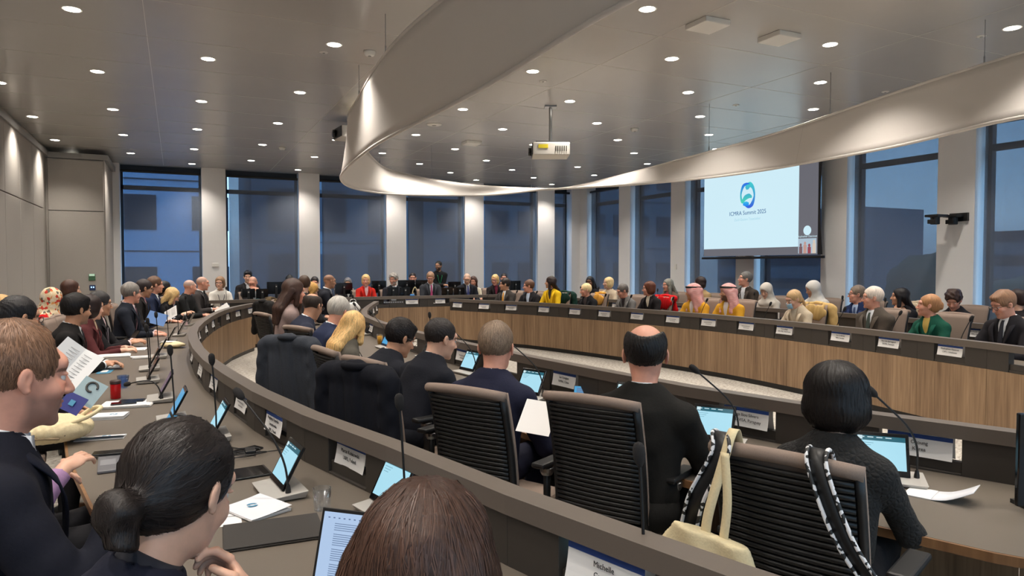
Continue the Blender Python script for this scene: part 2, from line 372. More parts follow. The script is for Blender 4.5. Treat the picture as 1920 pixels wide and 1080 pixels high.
for (px, py) in [(726, 97), (672, 185), (713, 310), (812, 337), (997, 350), (1328, 285), (1545, 220), (1840, 122)]:
    best = min(range(N), key=lambda i: (lambda d: (FPX*(d@_R)/(d@_F)+960-px)**2+(540-FPX*(d@_U)/(d@_F)-py)**2 if d@_F > .5 else 1e9)(TA[i]-_C))
    p = TA[best]; m = MB(); m.tube([p, (p[0], p[1], CEIL)], .003, 5); m.tube([p, (p[0], p[1], p[2]+.07)], .008, 6); q = m.build('cable', M_steel, t_); q.matrix_parent_inverse = I_
m = MB()
for px, py in [(1490, 268), (990, 700)][:1]:
    best = min(range(N), key=lambda i: (lambda d: (FPX*(d@_R)/(d@_F)+960-1512)**2 if d@_F > .5 and TA[i][0] > 5 else 1e9)(TA[i]-_C))
    a, b_ = TA[best], BA[best]
    m.tube([a, b_], .007, 4)
q = m.build('seam', mat('ribbon_seam', s2l(170, 160, 150), .8), t_); q.matrix_parent_inverse = I_
# ---------------------------------------------------------------- ceiling fittings
def disc_thing(name, label, px, py, r, h, m_=M_ring, cat='detector', square=False):
    p = at_z(px, py, CEIL); t_ = thing(name, label, cat, (p[0], p[1], CEIL)); m = MB()
    if square: m.box((0, 0, -h/2), (2*r, 2*r, h))
    else: m.lathe([(r*.3, -h), (r*.75, -h*.9), (r, -h*.35), (r, 0)], n=20)
    m.build('housing', m_, t_, not square, bevel=.008 if square else 0)
    m = MB()
    if square: m.lathe([(r*.9, -.001), (r*.9, .001)], c=(0, 0, -.001), n=4)
    else: m.lathe([(r*.28, -h-.006), (r*.28, -h)], n=10)
    m.build('cap' if not square else 'mounting_plate', M_black if square else M_trim, t_)
disc_thing('smoke_detector', 'white smoke detector on the ceiling between the ribbon and the near downlights', 693, 96, .06, .05)
disc_thing('smoke_detector', 'small smoke detector on the ceiling above the second far column', 529, 276, .06, .05)
disc_thing('smoke_detector', 'white smoke detector on the ceiling right of the hanging projector', 1190, 241, .06, .05)
for i, (x, y, lb) in enumerate([(607, 98, 'beside the downlight left of the ribbon'), (1018, 152, 'behind the downlight nearest the ribbon edge'), (1380, 197, 'in the blue light patch left of the screen'), (1840, 68, 'near the right-hand hanging cable'), (1660, 172, 'above the ribbon at right')]):
    disc_thing('sprinkler_cover', 'small flat sprinkler cover on the ceiling ' + lb, x, y, .045, .008, cat='sprinkler')
disc_thing('loudspeaker_disc', 'flat round white loudspeaker on the ceiling inside the ribbon', 814, 233, .12, .02, cat='loudspeaker')
for x, y, lb in [(1327, 42, 'larger of the two white square ceiling antennas, left one'), (1461, 67, 'white square wireless antenna on the ceiling right of its twin'), (884, 266, 'white square wireless antenna on the ceiling behind the ribbon opening')]:
    disc_thing('ceiling_antenna', lb, x, y, .14, .05, M_ring, 'antenna', True)
def projector(label, px, py, D, rz, sc_=1.):
    p = at_d(px, py, D); t_ = thing('projector', label, 'projector', tuple(p), rz)
    m = MB(); m.box((0, 0, 0), (.50, .42, .17)); m.build('housing', mat('projector_white', s2l(210, 205, 196), .5), t_, bevel=.012)
    m = MB(); m.box((-.252, 0, .0), (.012, .40, .15)); m.build('front_grille', M_black, t_)
    m = MB()
    for i in range(6): m.box((.06+.028*i, -.2115, .0), (.012, .006, .07))
    m.build('side_vents', M_black, t_)
    m = MB(); m.box((-.11, -.2125, .03), (.13, .004, .05)); m.build('warning_sticker', mat('sticker_yellow', s2l(225, 205, 40), .5), t_)
    m = MB(); m.tube([(-.262, .08, 0), (-.30, .08, 0)], .055, 16); m.build('lens', M_blackgl, t_, True)
    m = MB(); m.box((0, 0, .10), (.42, .3, .025)); m.tube([(0, 0, .10), (0, 0, CEIL-p[2])], .022, 10); m.box((0, 0, CEIL-p[2]-.01), (.16, .16, .02)); m.build('ceiling_mount', M_steel, t_)
projector('white projector with yellow sticker hanging from the ceiling inside the ribbon', 1032, 283, 9.6, math.radians(-25))
projector('projector half hidden behind the left edge of the fabric ribbon', 664, 252, 10.5, math.radians(5))
# ---------------------------------------------------------------- projection screen on the right
XS = 10.02
bl, br = at_x(1318, 484, XS), at_x(1543, 482, XS)
ya, yb = bl[1], br[1]; zb = (bl[2]+br[2])/2
t_ = thing('projection_screen', 'lit projection screen showing a white summit slide on the right-hand wall', 'projection screen', (XS, (ya+yb)/2, zb))
def sy(px): return at_x(px, 400, XS)[1]-(ya+yb)/2
def szz(px, py): return at_x(px, py, XS)[2]-zb
hw = (ya-yb)/2; top = CEIL-zb
M_sw = mat('slide_white', (0, 0, 0), .9, emit=s2l(206, 236, 247), estr=1.0)
M_sg = mat('slide_grey', (0, 0, 0), .9, emit=s2l(104, 104, 112), estr=1.0)
m = MB()                                             # black fabric with sides pulled in by tension cords
nn = 16; vs = []
for i in range(nn+1):
    f = i/nn; z = .04+f*(top-.12); ins = .055*(1-abs(2*f-1)**2)
    vs += [(0, hw-.02-ins, z), (0, -hw+.02+ins, z), (.012, -hw+.02+ins, z), (.012, hw-.02-ins, z)]
fs = []
for i in range(nn):
    a = 4*i
    for j in range(4): fs.append((a+j, a+(j+1) % 4, a+4+(j+1) % 4, a+4+j))
fs += [(3, 2, 1, 0), (4*nn, 4*nn+1, 4*nn+2, 4*nn+3)]
m.add(vs, fs); m.build('border', M_black, t_)
m = MB(); m.box((.005, 0, .0), (.05, 2*hw+.04, .045)); m.build('weight_bar', M_black, t_, bevel=.008)
m = MB(); m.box((.02, 0, top-.06), (.14, 2*hw+.12, .12)); m.build('case', mat('screen_case', s2l(180, 178, 174), .5), t_, bevel=.01)
y0, y1, y2 = sy(1321), sy(1498), sy(1534)
z0 = szz(1430, 479); zt_ = top-.25; z1 = szz(1410, 465)
def yz(mb, ya_, yb_, za, zb_, x): mb.add([(x, ya_, za), (x, yb_, za), (x, yb_, zb_), (x, ya_, zb_), (x+.002, ya_, za), (x+.002, yb_, za), (x+.002, yb_, zb_), (x+.002, ya_, zb_)], [(3, 2, 1, 0), (4, 5, 6, 7), (0, 1, 5, 4), (1, 2, 6, 5), (2, 3, 7, 6), (3, 0, 4, 7)])
m = MB(); yz(m, y0, y2, z0, zt_, -.004); im = m.build('call_window', M_sg, t_)
m = MB(); yz(m, y0, y1, z1, zt_, -.008); sl = m.build('slide', M_sw, im)
cy = sy(1402)
cz = szz(1402, 366); lr = (szz(1402, 344)-szz(1402, 389))/2
# the round summit emblem: an S of two green-blue swirls
def grad_mat(name, c0, c1):
    mm = bpy.data.materials.new(name); mm.use_nodes = True; t = mm.node_tree; t.nodes.clear()
    o_ = t.nodes.new('ShaderNodeOutputMaterial'); e_ = t.nodes.new('ShaderNodeEmission'); c_ = t.nodes.new('ShaderNodeTexCoord'); s_ = t.nodes.new('ShaderNodeSeparateXYZ'); r_ = t.nodes.new('ShaderNodeValToRGB')
    r_.color_ramp.elements[0].color = (*c0, 1); r_.color_ramp.elements[1].color = (*c1, 1)
    t.links.new(c_.outputs['Generated'], s_.inputs[0]); t.links.new(s_.outputs['Z'], r_.inputs[0]); t.links.new(r_.outputs[0], e_.inputs[0]); t.links.new(e_.outputs[0], o_.inputs[0]); return mm
def swirl(mb, pts, ws, x):
    pts = np.array(pts, float); C_ = catmull(pts, 10); W = np.interp(np.linspace(0, 1, len(C_)), np.linspace(0, 1, len(ws)), ws)
    tv = np.gradient(C_, axis=0); nv = np.stack([-tv[:, 1], tv[:, 0]], 1); nv /= np.linalg.norm(nv, axis=1)[:, None]
    L, R_ = C_+nv*W[:, None], C_-nv*W[:, None]
    for i in range(len(C_)-1):
        q = [L[i], L[i+1], R_[i+1], R_[i]]
        mb.add([(x, cy-a[0]*lr*.82, cz+a[1]*lr) for a in q], [(0, 1, 2, 3)])
m = MB(); swirl(m, [(-.3, -.9), (.15, -.98), (.65, -.75), (.93, -.1), (.75, .55), (.35, .85), (-.05, .7), (-.25, .55)], [.02, .12, .2, .1, .16, .22, .28, .12], -.010); m.build('emblem_outer', grad_mat('emblem_a', s2l(60, 90, 220), s2l(70, 205, 205)), sl)
m = MB(); swirl(m, [(.3, .92), (-.15, .95), (-.65, .75), (-.93, .1), (-.75, -.5), (-.3, -.2), (.2, -.08), (.6, -.2)], [.02, .1, .16, .1, .14, .22, .2, .08], -.011); m.build('emblem_swirl', grad_mat('emblem_b', s2l(80, 215, 180), s2l(50, 110, 230)), sl)
m = MB(); swirl(m, [(-.62, -.7), (-.2, -.72), (.2, -.75)], [.1, .22, .12], -.0115); m.build('emblem_base', grad_mat('emblem_c', s2l(40, 120, 240), s2l(60, 190, 235)), sl)
M_st = mat('slide_text', (0, 0, 0), .9, emit=s2l(30, 92, 150), estr=1.); M_st2 = mat('slide_text_pale', (0, 0, 0), .9, emit=s2l(170, 215, 232), estr=1.)
ROTS = (PI/2, 0, -PI/2)
text('slide_title', 'ICMRA Summit 2025', .113, M_st, sl, (-.014, cy, szz(1402, 399)), ROTS)
text('slide_subtitle', 'Zuid-Gezien Taxatieker', .072, M_st2, sl, (-.014, cy, szz(1402, 411)), ROTS)
ay = sy(1515); m = MB(); m.add([(-.012, ay+.085*math.cos(a_), szz(1515, 432)+.085*math.sin(a_)) for a_ in np.linspace(0, 2*PI, 24, endpoint=False)], [tuple(range(24))]); m.build('caller_avatar', M_sw, im)
text('caller_name', 'Huyhusher Dascioux', .05, M_sw, im, (-.012, ay, szz(1515, 443)), ROTS)
m = MB(); yz(m, sy(1498), sy(1532), szz(1515, 475), szz(1515, 447), -.008); vd = m.build('video_tile', mat('video_bg', (0, 0, 0), .9, emit=s2l(170, 190, 205)), im)
for k, (px, hh, c) in enumerate([(1503, 462, (120, 90, 95)), (1511, 459, (190, 150, 140)), (1519, 463, (150, 70, 80)), (1528, 456, (210, 195, 180))]):
    m = MB(); yz(m, sy(px-3), sy(px+3), szz(1515, 475), szz(1515, hh), -.011); m.add([(-.0115, sy(px)+.025*math.cos(a_), szz(1515, hh-3)+.03*math.sin(a_)) for a_ in np.linspace(0, 2*PI, 12, endpoint=False)], [tuple(range(12))])
    m.build('video_figure', mat('vf%d' % k, (0, 0, 0), .9, emit=s2l(*c)), vd)
# ---------------------------------------------------------------- wall-mounted bits
p = at_x(1800, 410, XR)
t_ = thing('camera_bracket', 'pair of black swivel camera brackets on the column right of the screen', 'bracket', (XR, p[1], p[2]))
for s_ in (0, .32):
    m = MB(); m.box((-.10-s_*.9, .02+s_*.25, .035), (.24, .20, .035)); m.lathe([(.05, -.09), (.062, -.085), (.062, .02), (.05, .03)], c=(-.13-s_*.9, .02+s_*.25, 0), n=16); m.box((-.2-s_*.9, .02+s_*.25, -.05), (.03, .12, .06))
    m.build('swivel_arm', M_black, t_, bevel=.004)
m = MB(); m.box((-.02, 0, .02), (.05, .26, .12)); m.build('wall_plate', M_black, t_, bevel=.004)
def plate(name, label, cat, p, d, m_, inner=None):
    t_ = thing(name, label, cat, tuple(p)); m = MB(); m.box((0, 0, 0), d); m.build('plate', m_, t_, bevel=.004)
    if inner: inner(t_)
def exit_pic(t_):
    m = MB(); m.box((0, -.012, .045), (.09, .004, .04)); m.build('pictogram', mat('sign_light', s2l(200, 225, 205), .6, emit=s2l(180, 215, 190), estr=.4), t_)
def blue_dots(t_):
    m = MB()
    for x in (-.018, .018): m.box((x, -.008, .01), (.02, .004, .03))
    m.build('indicator', mat('led_blue', (0, 0, 0), .5, emit=s2l(190, 225, 255), estr=1.5), t_)
plate('call_point', 'small green box with pale front on the beige panel left of the windows', 'alarm box', at_y(172.5, 520, 15.305), (.11, .02, .12), mat('sign_green', s2l(70, 110, 80), .6), exit_pic)
plate('wall_switch', 'small blue switch with two lit dots below the green box', 'switch', at_y(173.5, 539.5, 15.305), (.10, .014, .10), mat('switch_blue', s2l(25, 50, 95), .5), blue_dots)
plate('thermostat', 'small white thermostat on the first column of the far wall', 'thermostat', at_y(404, 497, YF-.01), (.13, .02, .08), M_ring)
plate('sensor_box', 'small white sensor on the column left of the screen', 'sensor', at_x(1267, 500, XR-.01), (.02, .06, .12), M_ring)
t_ = thing('wall_banner', 'edge of a dark hanging screen on the left wall', 'wall screen', (XL+.05, 10.35, 2.0)); m = MB(); m.box((0, 0, 0), (.05, 1.2, 1.1)); m.build('panel', mat('banner_dark', s2l(58, 48, 58), .6), t_, bevel=.01); m = MB(); m.box((.0, 0, -.57), (.07, 1.22, .05)); m.build('bottom_bar', M_black, t_)
# ---------------------------------------------------------------- the conference desks
ZR, ZD = .902, .672
class Curve:
    def __init__(s, pts):                      # pts: rim centre line, in order; normal = left of travel
        C_ = catmull([(p[0], p[1]) for p in pts], 20)
        for _ in range(12): C_[1:-1] = (C_[:-2]+2*C_[1:-1]+C_[2:])/4
        s.P = C_; d = np.linalg.norm(np.diff(C_, axis=0), axis=1); s.S = np.concatenate([[0], np.cumsum(d)]); s.L = s.S[-1]
    def pos(s, u): return np.array([np.interp(u, s.S, s.P[:, 0]), np.interp(u, s.S, s.P[:, 1])])
    def tan(s, u): a, b_ = s.pos(max(0, u-.15)), s.pos(min(s.L, u+.15)); v = b_-a; return v/np.linalg.norm(v)
    def nor(s, u): v = s.tan(u); return np.array([-v[1], v[0]])
    def near(s, xy): d = np.hypot(s.P[:, 0]-xy[0], s.P[:, 1]-xy[1]); return float(s.S[int(np.argmin(d))])
    def off(s, u, o): return s.pos(u)+s.nor(u)*o
# travel directions chosen so that +normal points AWAY from the centre, towards the sitters
OUTL = Curve([(1.9, -.9), (1.5, .3), (1.19, 1.2), (.98, 1.89), (.83, 2.51), (.67, 3.18), (.52, 3.65), (.38, 4.5), (.21, 5.84), (.14, 7.4), (.19, 8.97), (.45, 10.98), (.80, 12.65), (1.3, 14.0)])
INN = Curve([(4.9, .3), (4.05, .75), (3.45, 1.4), (3.07, 2.25), (2.92, 2.62), (2.74, 3.3), (2.62, 4.1), (2.49, 5.14), (2.38, 6.5), (2.33, 7.57), (2.32, 8.6), (2.42, 9.81), (2.60, 10.7), (2.97, 11.94), (3.6, 13.75)])
INF = Curve([(5.28, 14.0), (5.61, 13.2), (6.24, 11.86), (6.75, 9.9), (7.01, 8.21), (7.08, 7.07), (7.02, 5.62), (6.88, 4.5), (6.75, 3.7), (6.4, 2.4), (5.9, 1.3)])
OUTR = Curve([(7.6, 14.0), (8.25, 12.2), (8.75, 10.2), (8.98, 8.3), (9.02, 6.9), (8.93, 5.3), (8.75, 4.2), (8.4, 2.8), (7.9, 1.2)])
HEAD = Curve([(.2, 14.35), (1.6, 14.55), (3.0, 14.62), (4.6, 14.62), (6.2, 14.55), (8.2, 14.3)])
REAR = Curve([(.3, 15.9), (3, 15.98), (6, 15.98), (8.6, 15.8)])
def desk(name, label, cv, opens, zr=ZR, zd=ZD, depth=.72, group=None, wood=True, ow=.34):
    opens = sorted(opens); nodes = [0]+[(a+b_)/2 for a, b_ in zip(opens[:-1], opens[1:])]+[cv.L]
    t_ = thing(name, label, 'conference desk', (*cv.pos(cv.L/2), 0), group=group); I_ = Matrix.Translation((-t_.location[0], -t_.location[1], 0))
    def Q(u, o, z): p = cv.off(u, o); return (p[0], p[1], z)
    def prism(mb, u0, u1, o0, o1, z0, z1):      # one straight segment between two nodes
        mb.hexa([Q(u0, o0, z0), Q(u1, o0, z0), Q(u1, o1, z0), Q(u0, o1, z0), Q(u0, o0, z1), Q(u1, o0, z1), Q(u1, o1, z1), Q(u0, o1, z1)])
    def out(mb, nm, m_, bev=0): q = mb.build(nm, m_, t_, bevel=bev); q.matrix_parent_inverse = I_; return q
    rail, topm, edge, plin = MB(), MB(), MB(), MB()
    for a, b_ in zip(nodes[:-1], nodes[1:]):
        L0, L1 = cv.off(a, 0), cv.off(b_, 0)
        prism(rail, a, b_, -.045, .045, zr-.062, zr)
        prism(topm, a, b_, .03, depth, zd-.03, zd)
        prism(edge, a, b_, depth, depth+.012, zd-.034, zd-.001)
        prism(plin, a, b_, -.01, .03, 0, .07)
    out(rail, 'top_rail', M_rail); out(topm, 'worktop', M_top); out(edge, 'wood_edge', M_edge); out(plin, 'plinth', M_black)
    # end leg / under-desk dividers
    for k, (a, b_) in enumerate(zip(nodes[:-1], nodes[1:])):
        c = [x for x in opens if a <= x <= b_]; m = MB()
        pa, pb = cv.off(a, 0), cv.off(b_, 0)
        def Z(f0, f1, o0, o1, z0, z1):          # f: fraction along the straight bay
            def P(f, o, z): p = np.array(Q(a, o, z))*(1-f)+np.array(Q(b_, o, z))*f; return tuple(p)
            m.hexa([P(f0, o0, z0), P(f1, o0, z0), P(f1, o1, z0), P(f0, o1, z0), P(f0, o0, z1), P(f1, o0, z1), P(f1, o1, z1), P(f0, o1, z1)])
        zl = zd-.015 if wood else .1
        if c:
            L = b_-a; f0 = max(.02, (c[0]-ow/2-a)/L); f1 = min(.98, (c[0]+ow/2-a)/L)
            Z(0, f0, -.032, .032, zl, zr-.062); Z(f1, 1, -.032, .032, zl, zr-.062); Z(f0, f1, -.018, .018, zl, zr-.17); Z(f0, f1, -.026, .032, zl, zd+.01)
        else: Z(0, 1, -.032, .032, zl, zr-.062)
        out(m, 'privacy_panel', M_dark, .003)
        if wood:
            m = MB(); n_ = max(1, round((b_-a)/.45))
            for j in range(n_): Z(j/n_+.002, (j+1)/n_-.002, -.03, .0, .07, zd-.016)
            out(m, 'wood_panel', M_wood)
    return t_
def snap(cv, pts, z=.78): return [cv.near(at_z(x, y, z)) for x, y in pts]
c_outl = snap(OUTL, [(1215, 1040), (850, 928), (654, 858), (519, 793), (444, 755), (391, 717), (365, 693), (352, 667), (370, 628), (384, 616), (398, 607), (420, 600), (435, 593), (459, 587), (478, 582)])
c_inn = snap(INN, [(1715, 838), (1412, 780), (1048, 712), (858, 668), (787, 643), (738, 628), (702, 615), (688, 602)])
c_inn += [INN.near(at_z(x, y, .78)) for x, y in [(690, 582), (699, 577.5), (710, 574)]]
c_inf = snap(INF, [(869.5, 571), (921, 573.5), (967.7, 576), (1023.5, 580), (1075, 584), (1136.5, 588), (1194, 593), (1260, 598.5), (1326, 604.5), (1405, 611), (1481, 618.6), (1583, 631.6), (1681.7, 641.7), (1811.7, 656.7)])
c_outr = snap(OUTR, [(925, 566), (1083, 567), (1140, 571), (1257, 582), (1395, 590), (1535, 600), (1675, 604), (1802, 619)], .80)
o_outl = [.3, 1.05, 1.85]+c_outl[:8]+[8.95, 9.63]+c_outl[8:]
o_inn = [.35, 1.1, 1.85, 2.62, 3.47, 4.25, 5.03, 5.83, 6.64, 7.22, 7.95, 8.79, 9.82, 10.45, 11.1, 11.9, 12.7, 13.5, 14.2]
o_inf = c_inf+[10.8, 11.6, 12.4]
o_outr = list(np.arange(.45, 13, .77))
o_head = [.55, 1.35, 2.15, 2.95, 3.75]+[HEAD.near((x, 14.6)) for x in (4.58, 5.26)]+[5.9, 6.7, 7.4]
desk('conference_desk', 'long curved outer desk at left and front, dark rail and grey-brown worktop', OUTL, o_outl, depth=.93)
desk('conference_desk', 'inner curved desk before the row of people seen from behind', INN, o_inn, depth=.93)
desk('conference_desk', 'inner curved desk with long walnut front facing the camera across the carpet', INF, o_inf)
desk('conference_desk', 'outer curved desk of the second row under the right-hand windows', OUTR, o_outr, depth=.5)
desk('conference_desk', 'slightly higher head desk at the far end with an emblem on its dark front', HEAD, o_head, zr=.95, zd=.72)
desk('conference_desk', 'dark rear desk carrying large monitors along the far windows', REAR, [.8, 2.2, 3.6, 5.0, 6.4, 7.8], zr=.88, zd=.74, wood=False)
# ---------------------------------------------------------------- organic modelling: smooth unions on a graded grid, surface nets
def axis(lo, hi, coarse, fine, spans):
    c = [lo]
    while c[-1] < hi:
        x = c[-1]; st = coarse
        for a, b_ in spans:
            if a-.5*coarse <= x <= b_: st = fine
        c.append(x+st)
    return np.array(c)
class Field:
    def __init__(s, X, Y, Z): s.A = (X, Y, Z); s.d = np.full((len(X), len(Y), len(Z)), .25, np.float32)
    def _sl(s, lo, hi):
        r = []
        for k in range(3):
            i = max(0, np.searchsorted(s.A[k], lo[k])-1); j = min(len(s.A[k]), np.searchsorted(s.A[k], hi[k])+1); r.append((i, j))
        return r
    def _pts(s, r):
        return np.meshgrid(s.A[0][r[0][0]:r[0][1]], s.A[1][r[1][0]:r[1][1]], s.A[2][r[2][0]:r[2][1]], indexing='ij')
    def _apply(s, r, dn, k, op):
        v = s.d[r[0][0]:r[0][1], r[1][0]:r[1][1], r[2][0]:r[2][1]]
        if op == 'sub': dn = -dn; h = np.clip(.5-.5*(dn-v)/k, 0, 1) if k > 0 else (dn < v).astype(float); h2 = np.maximum(k-np.abs(v-dn), 0)/max(k, 1e-6); v[...] = np.maximum(v, dn)+h2*h2*k*.25
        else: h2 = np.maximum(k-np.abs(v-dn), 0)/max(k, 1e-6); v[...] = np.minimum(v, dn)-h2*h2*k*.25
    def ell(s, c, r, R=None, k=.01, op='add', nz=None):
        c = np.array(c, float); r = np.array(r, float); m = r.max()+k*1.5+.03
        q = s._sl(c-m, c+m)
        if any(a >= b_ for a, b_ in q): return
        X, Y, Z = s._pts(q); P = np.stack([X-c[0], Y-c[1], Z-c[2]], -1)
        if R is not None: P = P @ R              # world -> local (columns of R are local axes)
        k0 = np.linalg.norm(P/r, axis=-1); k1 = np.linalg.norm(P/(r*r), axis=-1)+1e-9
        d = k0*(k0-1)/k1
        if nz is not None: d = d-nz(P)
        s._apply(q, d, k, op)
    def cap(s, a, b_, ra, rb, k=.01, op='add', flat=None, nz=None):
        a = np.array(a, float); b_ = np.array(b_, float); m = max(ra, rb)+k*1.5+.02
        q = s._sl(np.minimum(a, b_)-m, np.maximum(a, b_)+m)
        if any(i >= j for i, j in q): return
        X, Y, Z = s._pts(q); P = np.stack([X, Y, Z], -1)-a; ab = b_-a
        t = np.clip((P@ab)/(ab@ab+1e-12), 0, 1); D = P-t[..., None]*ab
        if flat is not None:                     # (unit axis, factor): squashed along that axis
            ax, f = np.array(flat[0], float), flat[1]; comp = D@ax; D = D+(comp*(1/f-1))[..., None]*ax
        d = np.linalg.norm(D, axis=-1)-(ra+(rb-ra)*t)
        if nz is not None: d = d-nz(P+a)
        s._apply(q, d, k, op)
    def half(s, p, n, k=.01, lo=None, hi=None):  # cut away the side the normal points to
        lo = lo if lo is not None else np.array([a[0] for a in s.A]); hi = hi if hi is not None else np.array([a[-1] for a in s.A])
        q = s._sl(lo, hi)
        if any(i >= j for i, j in q): return
        X, Y, Z = s._pts(q); n = np.array(n, float); n = n/np.linalg.norm(n)
        d = -((X-p[0])*n[0]+(Y-p[1])*n[1]+(Z-p[2])*n[2]); s._apply(q, d, k, 'sub')
    def mesh(s, name):
        d = s.d; d[0] = d[-1] = .1; d[:, 0] = d[:, -1] = .1; d[:, :, 0] = d[:, :, -1] = .1
        ins = d < 0
        nx, ny, nz_ = d.shape; cnt = np.zeros((nx-1, ny-1, nz_-1), np.int8)
        for i in (0, 1):
            for j in (0, 1):
                for k in (0, 1): cnt += ins[i:nx-1+i, j:ny-1+j, k:nz_-1+k]
        act = (cnt > 0) & (cnt < 8); idx = np.argwhere(act)
        if len(idx) == 0: me = bpy.data.meshes.new(name); return me, np.zeros((0, 3))
        vid = -np.ones(act.shape, np.int32); vid[act] = np.arange(len(idx))
        acc = np.zeros((len(idx), 3)); n = np.zeros(len(idx))
        cor = [(i, j, k) for i in (0, 1) for j in (0, 1) for k in (0, 1)]
        val = {c: d[idx[:, 0]+c[0], idx[:, 1]+c[1], idx[:, 2]+c[2]] for c in cor}
        for a in cor:
            for ax in range(3):
                if a[ax] == 0:
                    b_ = list(a); b_[ax] = 1; b_ = tuple(b_); va, vb = val[a], val[b_]
                    cr = (va < 0) != (vb < 0); t = np.where(cr, va/(va-vb+1e-20), 0)
                    p = np.tile(np.array(a, float), (len(idx), 1)); p[:, ax] += t
                    acc += p*cr[:, None]; n += cr
        g = idx+acc/n[:, None]
        V = np.stack([np.interp(g[:, k], np.arange(len(s.A[k])), s.A[k]) for k in range(3)], 1)
        F = []
        for ax in range(3):
            o1, o2 = [(1, 2), (2, 0), (0, 1)][ax]
            sl0 = [slice(1, -1)]*3; sl0[ax] = slice(0, -1); sl1 = list(sl0); sl1[ax] = slice(1, None)
            A_, B_ = ins[tuple(sl0)], ins[tuple(sl1)]; e = np.argwhere(A_ != B_)
            if len(e) == 0: continue
            sgn = A_[e[:, 0], e[:, 1], e[:, 2]]
            base = e.copy(); 
            for k in range(3):
                if k != ax: base[:, k] += 1
            def cell(d1, d2): c = base.copy(); c[:, o1] -= d1; c[:, o2] -= d2; return vid[c[:, 0], c[:, 1], c[:, 2]]
            q = np.stack([cell(1, 1), cell(0, 1), cell(0, 0), cell(1, 0)], 1)
            q[~sgn] = q[~sgn][:, ::-1]; F.append(q)
        F = np.concatenate(F); F = F[(F >= 0).all(1)]
        me = bpy.data.meshes.new(name); me.vertices.add(len(V)); me.vertices.foreach_set('co', V.astype(np.float32).ravel())
        me.loops.add(len(F)*4); me.loops.foreach_set('vertex_index', F.astype(np.int32).ravel())
        me.polygons.add(len(F)); me.polygons.foreach_set('loop_start', np.arange(0, len(F)*4, 4, dtype=np.int32))
        me.update(calc_edges=True); me.polygons.foreach_set('use_smooth', [True]*len(F))
        return me, V
def setcol(me, C_):
    a = me.color_attributes.new('Col', 'FLOAT_COLOR', 'POINT'); a.data.foreach_set('color', np.concatenate([C_, np.ones((len(C_), 1))], 1).astype(np.float32).ravel())
def rotm(yaw=0., pitch=0., roll=0.):             # columns = local axes; yaw>0 turns left, pitch>0 looks down
    cy_, sy_ = math.cos(yaw), math.sin(yaw); cp, sp_ = math.cos(pitch), math.sin(pitch); cr, sr = math.cos(roll), math.sin(roll)
    Rz = np.array([[cy_, -sy_, 0], [sy_, cy_, 0], [0, 0, 1]]); Rx = np.array([[1, 0, 0], [0, cp, sp_], [0, -sp_, cp]]); Ry = np.array([[cr, 0, sr], [0, 1, 0], [-sr, 0, cr]])
    return Rz @ Rx @ Ry
M_skin = mat('skin', (1, 1, 1), .5, vcol=True, noise=.06, nscale=60, bump=.05)
try:
    b = M_skin.node_tree.nodes['Principled BSDF']; b.inputs['Subsurface Weight'].default_value = .08; b.inputs['Subsurface Radius'].default_value = (.012, .005, .003); b.inputs['Subsurface Scale'].default_value = .5
except Exception: pass
M_cloth = mat('suit_cloth', (1, 1, 1), .85, objcol=True, noise=.12, nscale=90, bump=.25, spec=.2)
M_shirt = mat('shirt_cloth', (1, 1, 1), .8, objcol=True, noise=.04, nscale=60, bump=.05)
def hair_mat(name, streak=.6, bump=.7):
    m = bpy.data.materials.new(name); m.use_nodes = True; t = m.node_tree; b = t.nodes['Principled BSDF']; b.inputs['Roughness'].default_value = .42; b.inputs['Specular IOR Level'].default_value = .35
    o = t.nodes.new('ShaderNodeObjectInfo'); u = t.nodes.new('ShaderNodeUVMap'); mp = t.nodes.new('ShaderNodeMapping'); mp.inputs['Scale'].default_value = (46, 1.6, 1)
    n = t.nodes.new('ShaderNodeTexNoise'); n.inputs['Scale'].default_value = 3; n.inputs['Detail'].default_value = 6; n.inputs['Roughness'].default_value = .65
    r = t.nodes.new('ShaderNodeMapRange'); r.inputs[1].default_value = .3; r.inputs[2].default_value = .7; r.inputs[3].default_value = 1-streak; r.inputs[4].default_value = 1+streak*1.3
    v = t.nodes.new('ShaderNodeVectorMath'); v.operation = 'SCALE'; bp = t.nodes.new('ShaderNodeBump'); bp.inputs['Strength'].default_value = bump; bp.inputs['Distance'].default_value = .003
    t.links.new(u.outputs[0], mp.inputs[0]); t.links.new(mp.outputs[0], n.inputs['Vector']); t.links.new(n.outputs['Fac'], r.inputs[0]); t.links.new(o.outputs['Color'], v.inputs[0]); t.links.new(r.outputs[0], v.inputs['Scale'])
    t.links.new(v.outputs[0], b.inputs['Base Color']); t.links.new(n.outputs['Fac'], bp.inputs['Height']); t.links.new(bp.outputs[0], b.inputs['Normal']); return m
M_hair = hair_mat('hair_strands')
M_eye = mat('eye_white', s2l(225, 220, 215), .2); M_iris = mat('iris_dark', s2l(38, 26, 20), .15)
M_glass_f = mat('spectacle_frame', s2l(25, 22, 22), .3)
M_lens = mat('spectacle_lens', (1, 1, 1), .05, alpha=.12)
def hairuv(me, V, hc, hR):
    L = (V-hc) @ hR; cro = np.array([0, -.035, .11]); 
    az = np.arctan2(L[:, 0], -(L[:, 1]-cro[1]))/(2*PI); v = np.linalg.norm(L-cro, axis=1)*4
    uv = me.uv_layers.new(name='UVMap'); li = np.zeros(len(me.loops), np.int32); me.loops.foreach_get('vertex_index', li)
    U = az[li].reshape(-1, 4); mxx = U.max(1, keepdims=True); U = np.where(mxx-U > .5, U+1, U)
    uv.data.foreach_set('uv', np.stack([U.ravel(), v[li]], 1).astype(np.float32).ravel())
